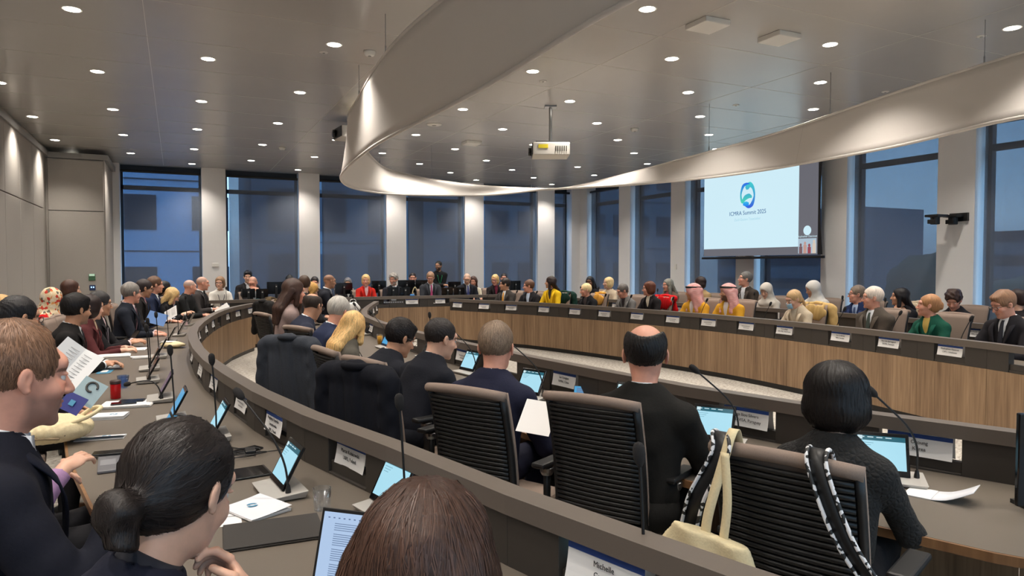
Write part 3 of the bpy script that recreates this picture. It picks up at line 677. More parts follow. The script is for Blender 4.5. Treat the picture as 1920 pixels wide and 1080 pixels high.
SKIN = {'fair': s2l(226, 178, 152), 'pink': s2l(222, 160, 136), 'tan': s2l(196, 146, 116), 'olive': s2l(180, 130, 100), 'brown': s2l(120, 80, 58), 'dark': s2l(84, 54, 42)}
EYE_ME = None
def eye_mesh():
    global EYE_ME
    if EYE_ME is None:
        m = MB()
        prof = [(0.0124*math.sin(a), -.0124*math.cos(a)) for a in np.linspace(.15, PI-.15, 9)]
        M_ = Matrix.Rotation(-PI/2, 3, 'X'); m.k = 0; m.lathe(prof, n=12, M=M_)
        m.k = 1; m.lathe([(.0062*math.sin(a), .0075+.0056*math.cos(a)) for a in np.linspace(PI*.75, .2, 5)], n=12, M=M_)
        EYE_ME = m.mesh('eye_mesh'); EYE_ME.materials.append(M_eye); EYE_ME.materials.append(M_iris)
        EYE_ME.polygons.foreach_set('material_index', m.mi[:len(EYE_ME.polygons)]); EYE_ME.polygons.foreach_set('use_smooth', [True]*len(EYE_ME.polygons))
    return EYE_ME
GLS = {}
def glasses_mesh(rim=True):
    if rim in GLS: return GLS[rim]
    m = MB(); r = .0016 if rim else .0009
    for s_ in (-1, 1):
        ring = [(s_*.033+.024*math.cos(a), .104+.004*math.cos(a)*0, .004+.018*math.sin(a)) for a in np.linspace(0, 2*PI, 17)]
        m.tube(ring, r*1.3, 5, cap=False); m.tube([(s_*.057, .102, .010), (s_*.076, .08, .012), (s_*.083, .01, .010), (s_*.084, -.012, -.004)], r, 5)
        m.k = 1; m.add([(s_*.033+.023*math.cos(a), .104, .004+.017*math.sin(a)) for a in np.linspace(0, 2*PI, 16, endpoint=False)], [tuple(range(16))]); m.k = 0
    m.tube([(-.010, .106, .008), (0, .109, .011), (.010, .106, .008)], r, 5)
    me = m.mesh('glasses_mesh'); me.materials.append(M_glass_f if rim else M_steel); me.materials.append(M_lens); me.polygons.foreach_set('material_index', m.mi[:len(me.polygons)]); GLS[rim] = me; return me
def add_hand(F, w, d, up, side, curl=.5, spread=.25, sc_=1., thick=1.):
    """palm, four unequal fingers and a side thumb; w wrist, d forward, up back-of-hand normal, side +1 right hand"""
    w = np.array(w, float); d = np.array(d, float)/np.linalg.norm(d); up = np.array(up, float); up -= d*(up@d); up /= np.linalg.norm(up); s_ = np.cross(d, up)*side
    # s_ points to the little-finger side for a right hand palm-down
    pc = w+d*.045*sc_
    F.ell(pc, np.array([.040, .048, .014])*sc_, np.stack([s_, d, up], 1), k=.012); F.cap(w-d*.01, w+d*.02, .024*sc_, .024*sc_, k=.015, flat=(up, .75))
    for i, (off, L) in enumerate(((-.029, .070), (-.010, .078), (.010, .073), (.028, .058))):
        b_ = w+d*.082*sc_+s_*off*sc_; dd = d+s_*off*spread*8; dd /= np.linalg.norm(dd); ang = 0; c = curl*(.85+.12*i)
        for j, (fl, r0, r1) in enumerate(((.45, .0095, .009), (.31, .009, .008), (.24, .008, .0065))):
            ang += c*(.75 if j == 0 else 1.); v = dd*math.cos(ang)-up*math.sin(ang); e_ = b_+v*L*fl*sc_
            F.cap(b_, e_, r0*sc_*thick, r1*sc_*thick, k=.003); b_ = e_
    b_ = w+d*.02*sc_-s_*.024*sc_-up*.004; v = d*.62-s_*.72-up*.28; v /= np.linalg.norm(v)
    F.cap(b_, b_+v*.038*sc_, .014*sc_, .011*sc_, k=.012); b2 = b_+v*.038*sc_; v2 = d*.9-s_*.1-up*.42*(1+curl*.5); v2 /= np.linalg.norm(v2); F.cap(b2, b2+v2*.042*sc_, .0105*sc_, .0085*sc_, k=.005)
def seg2(S, W, l1, l2, pole):                     # elbow position for shoulder S, wrist W
    S, W = np.array(S), np.array(W); v = W-S; D = np.linalg.norm(v); 
    if D > (l1+l2)*.985: W = S+v/D*(l1+l2)*.985; v = W-S; D = np.linalg.norm(v)
    a = (l1*l1-l2*l2+D*D)/(2*D); hh = math.sqrt(max(l1*l1-a*a, 0)); u = v/D; p = np.array(pole, float); p -= u*(p@u); p /= np.linalg.norm(p)
    return S+u*a+p*hh, W
def fnoise(amp, fr, ph=0.):
    return lambda P: amp*(np.sin(P[..., 0]*fr+ph)*np.sin(P[..., 1]*fr*.9+1.3+ph)+np.sin(P[..., 2]*fr*1.1+.7+ph)*np.sin(P[..., 0]*fr*.6+P[..., 1]*fr*.7+ph))*.5
def build_person(pid, d, px=None, py=None, head=None, face=0., zt=None, q='far', lean=.12, hyaw=0., hpit=.1, hroll=0., hair='short', hc=(40, 30, 25), skin='fair', top='suit', tc=(35, 38, 48),
                 shirt=(225, 228, 232), tie=None, glasses=None, arms='desk', sc_=1., beard=None, female=False, stand=False, lanyard=None, extra=None, hl=None, hr=None, hup=None, desk_z=ZD, curl=.45, cat='person', brow=None, mask=False, legs=True, seat=.44, lat=0., hk=1.06, amin=.30):
    """head: (X, Y) of the head centre in the room; face: heading of the body in radians (direction it faces)"""
    rnd = random.Random(pid*17+3); fem = .90 if female else 1.
    sc_ = sc_*(.96 if female else 1.0)
    sh = sc_*hk
    HC = .112*sh                                  # head centre to top
    hR0 = rotm(hyaw, hpit, hroll)
    zp = seat+.09
    if stand: zp = .92
    # torso length chosen so the top of the head reaches the wanted height
    nk = np.array([0, math.sin(lean*.8+.15)*.062, math.cos(lean*.8+.15)*.062])*sc_
    upv = hR0 @ np.array([0, .015, .105])*sh
    Lt = (zt-HC*1.02-zp-nk[2]-upv[2])/math.cos(lean) if zt else .47*sc_
    if not stand and zt:
        if Lt < .37: zp -= (.37-Lt)*math.cos(lean); Lt = .37
        if Lt > .56: zp += (Lt-.56)*math.cos(lean); Lt = .56
    Pv = np.array([0., 0., zp]); Nb = Pv+np.array([lat*Lt, math.sin(lean)*Lt, math.cos(lean)*Lt]); Nt = Nb+nk; Hc = Nt+upv
    ax = (Nb-Pv)/np.linalg.norm(Nb-Pv); fwd = np.array([0, 1, 0])-ax*ax[1]; fwd /= np.linalg.norm(fwd); rt = np.array([1., 0, 0])
    sw = (.185 if not female else .160)*sc_; Sc = Nb-ax*.078*sc_
    Sh = {-1: Sc-rt*sw, 1: Sc+rt*sw}
    l1, l2 = .285*sc_, .255*sc_
    dz = desk_z+.035
    T_ = {'desk': [(-.13, .40, dz), (.15, .42, dz)], 'clasp': [(-.035, .40, dz+.02), (.035, .38, dz+.02)], 'type': [(-.10, .44, dz+.03), (.10, .44, dz+.03)], 'lap': [(-.12, .26, zp+.06), (.12, .26, zp+.06)],
          'cross': [(.10, .24, Sc[2]-.27), (-.10, .26, Sc[2]-.24)], 'chinL': [(-.04, Hc[1]+.10, Hc[2]-.21), (.14, .40, dz)], 'chinR': [(-.14, .40, dz), (.04, Hc[1]+.10, Hc[2]-.21)], 'read': [(-.13, .36, dz+.10), (.13, .36, dz+.10)], 'face': [(-.05, Hc[1]+.14, Hc[2]-.16), (.05, Hc[1]+.14, Hc[2]-.16)]}[arms]
    W = {-1: np.array(hl if hl is not None else T_[0], float), 1: np.array(hr if hr is not None else T_[1], float)}
    El = {}
    for s_ in (-1, 1): El[s_], W[s_] = seg2(Sh[s_], W[s_], l1, l2, (s_*.6, -.25, -1))
    near = q == 'near'; fh = .0045 if near else (.0065 if q == 'mid' else .0085); ch = .014 if near else .022
    lo = np.array([-.42, -.25, 0.02]); hi = np.array([.42, .62, Hc[2]+.2])
    hp = [W[-1]+np.array([0, .08, 0]), W[1]+np.array([0, .08, 0])]
    sp_ = []
    for k in range(3):
        l_ = [(Hc[k]-(.125, .135, .15)[k], Hc[k]+(.125, .15, .13)[k])]
        l_ += [(p[k]-.10, p[k]+.11) for p in hp]
        sp_.append(l_)
    for p in hp: lo = np.minimum(lo, p-.15); hi = np.maximum(hi, p+.15)
    lo = np.minimum(lo, np.minimum(El[-1], El[1])-.1); lo[2] = max(lo[2], -.02); hi = np.maximum(hi, np.maximum(El[-1], El[1])+.1); hi = np.maximum(hi, Hc+.17); lo = np.minimum(lo, np.array([Hc[0]-.17, Hc[1]-.2, 1e3]))
    F = Field(axis(lo[0], hi[0], ch, fh, sp_[0]), axis(lo[1], hi[1], ch, fh, sp_[1]), axis(max(0.0, lo[2]) if legs else zp-.12, hi[2], ch, fh, sp_[2]))
    HL = lambda x, y, z: Hc+hR0@(np.array([x, y, z])*sh)
    def he(c, r, R=None, **k): F.ell(HL(*c), np.array(r)*sh, hR0 if R is None else hR0@R, **k)
    he((0, -.014, .028), (.0745, .093, .084), k=.01)
    he((0, .022, -.030), (.060*(.97 if female else 1), .072, .080), k=.03)
    he((0, .038, -.074), (.046*(.9 if female else 1.04), .050, .036), k=.025)
    he((0, .082, -.098), (.019, .014, .013), k=.02)
    he((0, .072, .035), (.052, .022, .024), k=.02)
    for s_ in (-1, 1):
        he((s_*.036, .064, -.026), (.022, .022, .024), k=.02)
        he((s_*.031, .100, .004), (.016, .016, .011), k=.010, op='sub')
        he((s_*.031, .0815, -.0075), (.015, .009, .005), k=.005); he((s_*.032, .0835, .0125), (.016, .009, .0045), k=.005)
    F.cap(HL(0, .090, .012), HL(0, .112, -.026), .0065*sh, .0105*sh, k=.010)
    for s_ in (-1, 1): he((s_*.010, .101, -.031), (.008, .009, .007), k=.006)
    he((0, .091, -.053), (.023, .009, .0055), k=.005); he((0, .089, -.064), (.019, .010, .006), k=.004)
    for s_ in (-1, 1):
        Re = rotm(s_*.35, .0, 0)
        he((s_*.079, -.006, -.002), (.0065, .017, .027), R=Re, k=.005)
        he((s_*.0865, .001, .001), (.0065, .0085, .0145), R=Re, k=.0025, op='sub')
        he((s_*.078, .000, -.026), (.006, .008, .008), k=.005)
    nr = (.046 if female else .053)*sc_
    F.cap(HL(0, -.018, -.06), Nb+ax*.0, nr, nr*1.12, k=.03)
    F.cap(Nb-rt*sw*.72-ax*.05, Nb+rt*sw*.72-ax*.05, .045*sc_, .045*sc_, k=.06)
    F.ell(Pv+(Nb-Pv)*.68, (.135*sc_, .085*sc_, .19*sc_), np.stack([rt, fwd, ax], 1), k=.05); F.ell(Pv+(Nb-Pv)*.2, (.125*sc_, .09*sc_, .17*sc_), np.stack([rt, fwd, ax], 1), k=.06)
    for s_ in (-1, 1):
        F.cap(Sh[s_], El[s_], .045*sc_, .036*sc_, k=.03); F.cap(El[s_], W[s_], .036*sc_, .025*sc_, k=.015)
        dr = W[s_]-El[s_]; dr = dr/np.linalg.norm(dr)
        if arms.startswith('chin') and ((s_ == -1) == (arms == 'chinL')): dr = dr*.6+(HL(0, .09, -.09)-W[s_])*6; up = np.array([0, .8, .35])
        elif arms == 'face': dr = HL(0, .1, -.03)-W[s_]; up = np.array([s_*.3, 1., .2])
        else: dr = dr*.6+np.array([-s_*.25, .6, -.05 if W[s_][2] < dz+.02 else 0]); up = np.array([s_*.35, 0, 1.])
        if hup is not None and s_ in hup: up = np.array(hup[s_])
        add_hand(F, W[s_], dr, up, s_, curl=curl, sc_=sc_*(.95 if female else 1.), thick={'near': 1., 'mid': 1.05, 'far': 1.12}[q], spread={'near': .25, 'mid': .35, 'far': .5}[q])
    K = {}; A_ = {}
    if stand:
        for s_ in (-1, 1):
            hp_ = Pv+rt*s_*.09; K[s_] = hp_+np.array([0, .02, -.43]); A_[s_] = K[s_]+np.array([0, -.02, -.42])
    else:
        for s_ in (-1, 1):
            hp_ = Pv+rt*s_*.085; K[s_] = hp_+np.array([s_*.03, .42*sc_, .02-(zp-seat-.09)]); A_[s_] = np.array([K[s_][0], K[s_][1]-.06, .07])
    if legs:
        for s_ in (-1, 1):
            F.cap(Pv+rt*s_*.085, K[s_], .068*sc_, .05*sc_, k=.04); F.cap(K[s_], A_[s_], .045*sc_, .035*sc_, k=.03); F.cap(A_[s_]-np.array([0, .03, .02]), A_[s_]+np.array([0, .12, -.035]), .032, .026, k=.02)
    me, V = F.mesh('body'); base = np.array(SKIN[skin]); C_ = np.tile(base, (len(V), 1)); L = (V-Hc) @ hR0/sh
    hcol = np.array(s2l(*hc)); bc = np.array(s2l(*(brow or [c*.8 for c in hc])))
    def blend(mask_, col, a): C_[mask_] = C_[mask_]*(1-a)+np.array(col)*a
    inh = (np.abs(L) < .14).all(1)
    blend(inh & (np.abs(L[:, 0]) < .026) & (L[:, 1] > .074) & (np.abs(L[:, 2]+.059) < .011), (.36, .12, .10) if skin not in ('dark', 'brown') else (.16, .05, .045), .55 if female else .35)
    blend(inh & (np.abs(np.abs(L[:, 0])-.032) < .019) & (L[:, 1] > .06) & (np.abs(L[:, 2]-.027+.3*(np.abs(L[:, 0])-.03)) < .0045), bc, .75)
    blend(inh & (L[:, 1] > .05) & (np.abs(L[:, 0]) < .055) & (L[:, 2] < -.0) & (L[:, 2] > -.045) & (np.abs(L[:, 0]) > .02), base*np.array([1.08, .82, .8]), .35)
    if beard:
        bcv, a = s2l(*beard[0]), beard[1]; sm = lambda v, w: np.clip(v/w+.5, 0, 1)
        am = sm(-.036-.35*np.clip(.05-L[:, 1], 0, .05)-L[:, 2]+.9*np.clip(.03-L[:, 1], 0, .04), .018)*sm(L[:, 1]-.012, .02)*sm(L[:, 2]+.118, .02)*(1-sm(.010-np.abs(L[:, 2]+.059), .006)*sm(.022-np.abs(L[:, 0]), .008))*inh*a
        C_[:] = C_*(1-am[:, None])+np.array(bcv)*am[:, None]
    if hair == 'shaved':
        e1 = np.clip((L[:, 2]+.055)/.03, 0, 1)*np.clip((.055-L[:, 1]+.7*(L[:, 2]-.03))/.03, 0, 1)*np.clip((L[:, 2]-.02)/.02+np.clip((-.0-L[:, 1])/.02, 0, 1), 0, 1)
        a = np.clip(.85-5.5*np.clip(L[:, 2]-.06, 0, .1), amin, .85)*e1*inh; C_[:] = C_*(1-a[:, None])+hcol*a[:, None]
    setcol(me, C_)
    ca = math.cos(face-PI/2); sa = math.sin(face-PI/2)
    rz = face-PI/2
    if head is None: raise ValueError(d)
    ox, oy = head[0]-(Hc[0]*ca-Hc[1]*sa), head[1]-(Hc[0]*sa+Hc[1]*ca)
    t_ = thing('person', d, cat, (ox, oy, 0), rz)
    link('body', me, M_skin, t_)
    for s_ in (-1, 1):
        e_ = link('eye', eye_mesh(), None, t_); p = HL(s_*.031, .0762, .003); e_.matrix_local = Matrix.Translation(p) @ Matrix.Scale(.92, 4) @ Matrix([list(r_) for r_ in hR0*sh]).to_4x4()
    if glasses:
        g = link('glasses', glasses_mesh(glasses != 'thin'), None, t_); g.matrix_local = Matrix.Translation(Hc) @ Matrix([list(r_) for r_ in hR0*sh]).to_4x4()
        if glasses not in ('thin', 'rim'): pass
    # ------------------------------------------------ hair or head cover
    hs = fh*1.15 if near else fh
    if hair not in ('none', 'shaved'):
        lon = hair in ('long', 'hijab', 'ghutra', 'longside', 'scarf', 'curlylong'); zl = .46 if hair in ('long', 'curlylong', 'longside') else (.34 if lon else .19)
        G = Field(np.arange(Hc[0]-.20, Hc[0]+.20, hs), np.arange(Hc[1]-(.25 if lon else .19), Hc[1]+.17, hs), np.arange(Hc[2]-zl, Hc[2]+.17, hs))
        def ge(c, r, R=None, **k): G.ell(HL(*c), np.array(r)*sh, hR0 if R is None else hR0@R, **k)
        ns = fnoise(.0045, 60, pid) if near else fnoise(.004, 45, pid)
        def grooves(P):
            if not near: return ns(P*1.0)
            a = np.arctan2(P[..., 0], -(P[..., 1]+.02)+1e-6); return .0016*np.sin(a*46+6*np.sin(P[..., 2]*30))+.0012*np.sin(a*83+pid+P[..., 2]*22)+ns(P)*.5
        def facecut(zf=.045, dep=.0):
            ge((0, .108+dep, -.026), (.072, .075, .100), op='sub', k=.012)
        if hair in ('short', 'shortthin', 'curly', 'bald_ring', 'buzz', 'swept'):
            t = {'short': .012, 'shortthin': .007, 'curly': .026, 'bald_ring': .007, 'buzz': .005, 'swept': .016}[hair]
            nzf = fnoise(.012, 75, pid) if hair == 'curly' else grooves
            ge((0, -.016, .034+t*.3), (.0765+t*.62, .095+t*.85, .085+t*1.2), nz=nzf)
            if hair == 'swept': ge((0, .045, .092), (.055, .05, .026), k=.02, nz=grooves)
            facecut()
            lowz = -.044 if hair != 'curly' else -.07
            G.half(HL(0, 0, lowz), hR0@np.array([0, .12, -1.]), k=.01)
            for s_ in (-1, 1): ge((s_*.088, .004, -.012), (.022, .030, .040), op='sub', k=.008); ge((s_*.085, .055, -.03), (.03, .04, .055), op='sub', k=.008)
            if hair == 'bald_ring':
                ge((0, -.01, .127), (.067, .130, .085), op='sub', k=.014); ge((0, .10, .06), (.09, .08, .07), op='sub', k=.012)
            if hair == 'shortthin': ge((0, .085, .075), (.055, .055, .035), op='sub', k=.012)
        elif hair in ('bob', 'bobfull', 'bobwave'):
            nzf = fnoise(.008, 50, pid) if hair == 'bobwave' else grooves; b_ = .012 if hair == 'bobfull' else 0.
            ge((0, -.016, .038), (.090+b_, .108+b_, .098), nz=nzf); ge((0, -.022, -.030), (.094+b_, .092+b_, .082), k=.03, nz=nzf)
            facecut(); ge((0, .09, -.07), (.060, .085, .10), op='sub', k=.012); G.half(HL(0, 0, -.108), hR0@np.array([0, .1, -1.]), k=.015)
        elif hair in ('long', 'longside', 'curlylong'):
            nzf = fnoise(.010, 48, pid) if hair == 'curlylong' else grooves
            ge((0, -.016, .036), (.090, .108, .097), nz=nzf)
            bk = Nb-fwd*.10*sc_
            for s_ in (-1, 0, 1):
                G.cap(HL(s_*.050, -.045, .0), bk+rt*s_*.075*sc_-ax*.02, .052*sc_, .05*sc_, k=.03, nz=lambda P: .003*np.sin(P[..., 0]*240+P[..., 1]*60)+.002*np.sin(P[..., 0]*410+2))
                G.cap(bk+rt*s_*.075*sc_-ax*.02, bk+rt*s_*.085*sc_-ax*.17-fwd*.02, .05*sc_, .022*sc_, k=.03, nz=lambda P: .003*np.sin(P[..., 0]*240+1)+.002*np.sin(P[..., 0]*410+2))
            for s_ in (-1, 1): G.cap(HL(s_*.072, .01, .01), HL(s_*.078, .015, -.12), .026*sc_, .03*sc_, k=.03, nz=nzf)
            if hair == 'longside':
                for s_ in (-1, 1): G.cap(HL(s_*.076, .02, -.06), Nb+rt*s_*.10+fwd*.09-ax*.12, .030, .022, k=.03, nz=nzf)
            facecut(); ge((0, .10, -.07), (.060, .085, .10), op='sub', k=.012)
        elif hair in ('bun', 'updo', 'ponytail'):
            ge((0, -.018, .034), (.084, .102, .092), nz=grooves); ge((0, -.045, -.02), (.066, .062, .06), k=.03, nz=grooves)
            if hair == 'bun':
                ge((0, -.125, -.048), (.040, .036, .036), k=.012, nz=fnoise(.005, 90, pid)); ge((.012, -.11, -.10), (.026, .028, .034), k=.02, nz=fnoise(.005, 80, pid))
            elif hair == 'updo': ge((0, -.105, .0), (.036, .034, .045), k=.012, nz=fnoise(.005, 80, pid))
            else: G.cap(HL(0, -.10, .01), HL(0, -.13, -.15), .03, .02, k=.02, nz=fnoise(.005, 80, pid))
            facecut(); 
            for s_ in (-1, 1): ge((s_*.088, .008, -.016), (.020, .026, .034), op='sub', k=.008); ge((s_*.085, .06, -.045), (.03, .05, .055), op='sub', k=.01)
            G.half(HL(0, 0, -.105 if hair != 'ponytail' else -.2), hR0@np.array([0, .0, -1.]), k=.01)
        elif hair in ('hijab', 'scarf'):
            ge((0, -.012, .032), (.094, .116, .102), nz=fnoise(.004, 40, pid)); G.cap(HL(0, -.02, -.03), Nb+ax*.01, .092*sc_, .115*sc_, k=.05, nz=fnoise(.006, 50, pid))
            G.ell(Nb-ax*.06, (.20*sc_, .135*sc_, .085*sc_), np.stack([rt, fwd, ax], 1), k=.05, nz=fnoise(.008, 45, pid))
            ge((0, .125, -.020), (.056, .075, .082), op='sub', k=.008); ge((0, .09, -.02), (.058, .05, .078), op='sub', k=.006)
        elif hair == 'ghutra':
            ge((0, -.012, .034), (.096, .118, .098), nz=fnoise(.003, 40, pid))
            for s_ in (-1, 1): G.cap(HL(s_*.05, -.02, .0), Nb+rt*s_*.13-ax*.04+fwd*.02, .07*sc_, .06*sc_, k=.04, nz=fnoise(.007, 50, pid)); G.cap(HL(s_*.075, .0, -.02), Nb+rt*s_*.10+fwd*.10-ax*.12, .035*sc_, .03*sc_, k=.04, nz=fnoise(.005, 60, pid))
            G.cap(HL(0, -.06, .0), Nb-fwd*.10-ax*.17, .08*sc_, .09*sc_, k=.05, nz=fnoise(.008, 50, pid))
            ge((0, .125, -.03), (.056, .075, .095), op='sub', k=.01); G.half(HL(0, .075, .0), hR0@np.array([0, 1., -.35]), k=.01, lo=HL(-.05, .05, -.15)-.06, hi=HL(.05, .1, .03)+.06)
        hm, HV = G.mesh('hair'); hairuv(hm, HV, Hc, hR0)
        if near and hair in ('short', 'shortthin', 'swept', 'buzz', 'bob', 'bobfull', 'long', 'bun', 'bald_ring'): strands(t_, hm, HV, Hc, hR0, hair, hc, sc_, pid)
        nm = {'hijab': 'headscarf', 'scarf': 'headscarf', 'ghutra': 'headcloth'}.get(hair, 'hair')
        ho = link(nm, hm, {'scarf': M_scarf, 'ghutra': M_ghutra, 'hijab': M_shirt}.get(hair, M_hair), t_, color=s2l(*hc))
        if hair == 'ghutra':
            m = MB()
            for dz_ in (.0, .014): m.tube([HL(.094*math.cos(a)*.98, -.014+.116*math.sin(a)*.98, .062+dz_+.012*math.sin(a)) for a in np.linspace(0, 2*PI, 25)], .0085*sc_, 8, cap=False)
            m.build('head_rope', M_black, t_, True)
    if mask:
        m = MB(); nn = 9; vs = []
        for i in range(nn):
            for j in range(5):
                a = (i/(nn-1)-.5)*1.9; z = -.018-.018*j-.0; r = .062+.010*math.cos(a)+.004*(j == 2); vs.append(HL(math.sin(a)*r*.98, .048+math.cos(a)*r*(.96), z))
        m.add(vs, [(i*5+j, (i+1)*5+j, (i+1)*5+j+1, i*5+j+1) for i in range(nn-1) for j in range(4)]); mo = m.build('face_mask', mat('mask_blue', s2l(150, 195, 225), .8), t_, True); sm_ = mo.modifiers.new('t', 'SOLIDIFY'); sm_.thickness = .002
    # ------------------------------------------------ clothes
    cg = .0085 if near else (.012 if q == 'mid' else .016); wr = fnoise(.0045 if near else .0035, 36, pid*1.7); BR = np.stack([rt, fwd, ax], 1)
    bulk = 1. if not female else .9
    J = Field(np.arange(lo[0]-.04, hi[0]+.05, cg), np.arange(min(lo[1], -.26), hi[1], cg), np.arange(zp-.14, Nt[2]+.05, cg))
    J.ell(Pv+(Nb-Pv)*.66, (.192*sc_*bulk, .128*sc_*bulk, .235*sc_), BR, k=.05, nz=wr); J.ell(Pv+(Nb-Pv)*.18, (.178*sc_*bulk, .132*sc_*bulk, .19*sc_), BR, k=.07, nz=wr)
    J.cap(Sh[-1]*.92+Sh[1]*.08, Sh[1]*.92+Sh[-1]*.08, .060*sc_, .060*sc_, k=.05, nz=wr); J.cap(Nb-ax*.05-fwd*.01, Nb+ax*.014-fwd*.012, .11*sc_*bulk, .066*sc_, k=.06)
    for s_ in (-1, 1): J.cap(Nb-ax*.02+rt*s_*.05-fwd*.015, Sh[s_]+ax*.012, .045*sc_, .050*sc_, k=.05)
    slv = .88 if top not in ('tee',) else .35
    for s_ in (-1, 1):
        J.cap(Sh[s_], El[s_], .067*sc_*bulk, .056*sc_*bulk, k=.03, nz=fnoise(.004, 55, pid+s_)); we = El[s_]+(W[s_]-El[s_])*slv; J.cap(El[s_], we, .056*sc_*bulk, .040*sc_*bulk, k=.02, nz=fnoise(.004, 60, pid-s_))
        dr = W[s_]-El[s_]; dr /= np.linalg.norm(dr); J.half(we, dr, k=.002, lo=we-.075, hi=we+.075)
    if top in ('suit', 'blazer', 'coat', 'robe'):
        J.ell(HL(0, .0, -.0), (.10*sh, .11*sh, .12*sh), hR0, k=.01, op='sub')
        J.cap(Nb+ax*.05, Nb+ax*.13, .058*sc_, .075*sc_, k=.006, op='sub')
        vn = Nb+fwd*.10*sc_; vb = Pv+(Nb-Pv)*.38+fwd*.16*sc_
        J.cap(vn+ax*.05, vb, .058*sc_, .012*sc_, k=.006, op='sub'); J.cap(vn+fwd*.05+ax*.05, vb+fwd*.03, .066*sc_, .016*sc_, k=.006, op='sub')
    else:
        J.cap(Nb+ax*.035, Nb+ax*.14, (.056 if top == 'turtle' else .062)*sc_, .09*sc_, k=.006, op='sub')
    J.half(Pv-ax*.10, -ax, k=.01, lo=Pv-.3, hi=Pv+.3)
    jm, JV = J.mesh('jacket')
    if near and top == 'suit': pass
    jn = {'suit': 'suit_jacket', 'blazer': 'blazer', 'coat': 'coat', 'robe': 'robe'}.get(top, 'sweater')
    jo = link(jn, jm, M_lace if extra == 'lace' else M_cloth, t_, color=s2l(*tc))
    if top in ('suit', 'blazer', 'coat', 'robe'):
        S_ = Field(np.arange(-.22, .22, cg)+Nb[0]*0, np.arange(min(Pv[1], Nb[1])-.2, Nb[1]+.25, cg), np.arange(zp-.02, Nt[2]+.06, cg))
        S_.ell(Pv+(Nb-Pv)*.66, (.172*sc_*bulk, .112*sc_*bulk, .225*sc_), BR, k=.05); S_.ell(Pv+(Nb-Pv)*.2, (.16*sc_*bulk, .116*sc_*bulk, .16*sc_), BR, k=.07)
        S_.cap(Nb-ax*.04, Nb+ax*.03, .086*sc_, .0635*sc_, k=.04); S_.half(Nb+ax*.052+fwd*.03, ax*.9+fwd*.30, k=.003)
        sm, SV = S_.mesh('shirt'); link('shirt' if not female else 'blouse', sm, M_shirt, t_, color=s2l(*shirt))
        m = MB()                                          # collar leaves and lapels
        for s_ in ((-1, 1) if not female and top != 'robe' else ()):
            cpts = [Nb+ax*.052+rt*s_*.066*sc_*math.sin(a)+fwd*(.07*sc_*math.cos(a)+.004)-ax*.018*math.cos(a) for a in np.linspace(PI, .28, 9)]
            low = [p-ax*.034+(p-Nb-ax*.03)*.10 for p in cpts]; low[-1] = low[-1]-ax*.018
            m.add(cpts+low, [(i, i+1, 10+i, 9+i) for i in range(8)])
        co_ = None if (female or top == 'robe') else m.build('collar', M_shirt, t_, True, color=s2l(*shirt)); z_ = co_.modifiers.new('t', 'SOLIDIFY') if co_ else None
        if z_: z_.thickness = .003
        if top in ('suit', 'blazer'):
            for s_ in (-1, 1):
                top_ = Nb+ax*.038+rt*s_*.078*sc_; a0 = [Nb-fwd*.075*sc_+ax*.045+rt*s_*.012, top_, Nb-ax*.06+fwd*.112*sc_+rt*s_*.072*sc_, Pv+(Nb-Pv)*.60+fwd*.142*sc_*bulk+rt*s_*.048*sc_, Pv+(Nb-Pv)*.36+fwd*.146*sc_*bulk+rt*s_*.010*sc_]
                b0 = [p-ax*.030+(rt*s_*.012) for p in a0]; b0[2] = a0[2]+rt*s_*.046*sc_-ax*.012; b0[1] = a0[1]+rt*s_*.022-ax*.022; b0[3] = a0[3]+rt*s_*.034*sc_+ax*.02; b0[4] = a0[4]+rt*s_*.008+ax*.02
                A1 = catmull(a0, 4); B1 = catmull(b0, 4); n_ = len(A1)
                m = MB(); m.add([p+fwd*.004 for p in A1]+[p+fwd*.006 for p in B1], [(i, i+1, n_+i+1, n_+i) for i in range(n_-1)])
                lo_ = m.build('lapel', M_cloth, t_, True, color=s2l(*[min(255, c*1.12+3) for c in tc])); z_ = lo_.modifiers.new('t', 'SOLIDIFY'); z_.thickness = .005
        if tie:
            f0 = Nb+fwd*.078*sc_+ax*.012; pts = [f0, f0-ax*.03+fwd*.024, Pv+(Nb-Pv)*.72+fwd*.125*sc_*bulk, Pv+(Nb-Pv)*.5+fwd*.128*sc_*bulk, Pv+(Nb-Pv)*.3+fwd*.124*sc_*bulk]
            C1 = catmull(pts, 5); m = MB(); n_ = len(C1); wd = np.interp(np.linspace(0, 1, n_), [0, .12, .2, .7, 1], [.018, .015, .016, .034, .038])*sc_
            m.add([C1[i]+rt*wd[i]/1.2 for i in range(n_)]+[C1[i]-rt*wd[i]/1.2 for i in range(n_)], [(i, i+1, n_+i+1, n_+i) for i in range(n_-1)])
            to = m.build('tie', M_shirt, t_, True, color=s2l(*tie)); z_ = to.modifiers.new('t', 'SOLIDIFY'); z_.thickness = .006
        for s_ in (-1, 1):                                 # shirt cuffs
            if top == 'suit':
                dr = W[s_]-El[s_]; dr /= np.linalg.norm(dr); m = MB(); m.tube([El[s_]+(W[s_]-El[s_])*.84, El[s_]+(W[s_]-El[s_])*.93], .0345*sc_, 12); m.build('shirt_cuff', M_shirt, t_, True, color=s2l(*shirt))
    if lanyard:
        m = MB()
        for s_ in (-1, 1): m.tube([Nb-fwd*.06+ax*.03+rt*s_*.04, Nb+rt*s_*.075+ax*.035, Nb-ax*.08+fwd*.125+rt*s_*.055, Pv+(Nb-Pv)*.45+fwd*.152*sc_+rt*s_*.004], .004, 6, sx=1.6)
        m.box(tuple(Pv+(Nb-Pv)*.38+fwd*.156*sc_), (.07, .006, .10)); m.build('lanyard', mat('lanyard_%d_%d_%d' % lanyard, s2l(*lanyard), .7), t_)
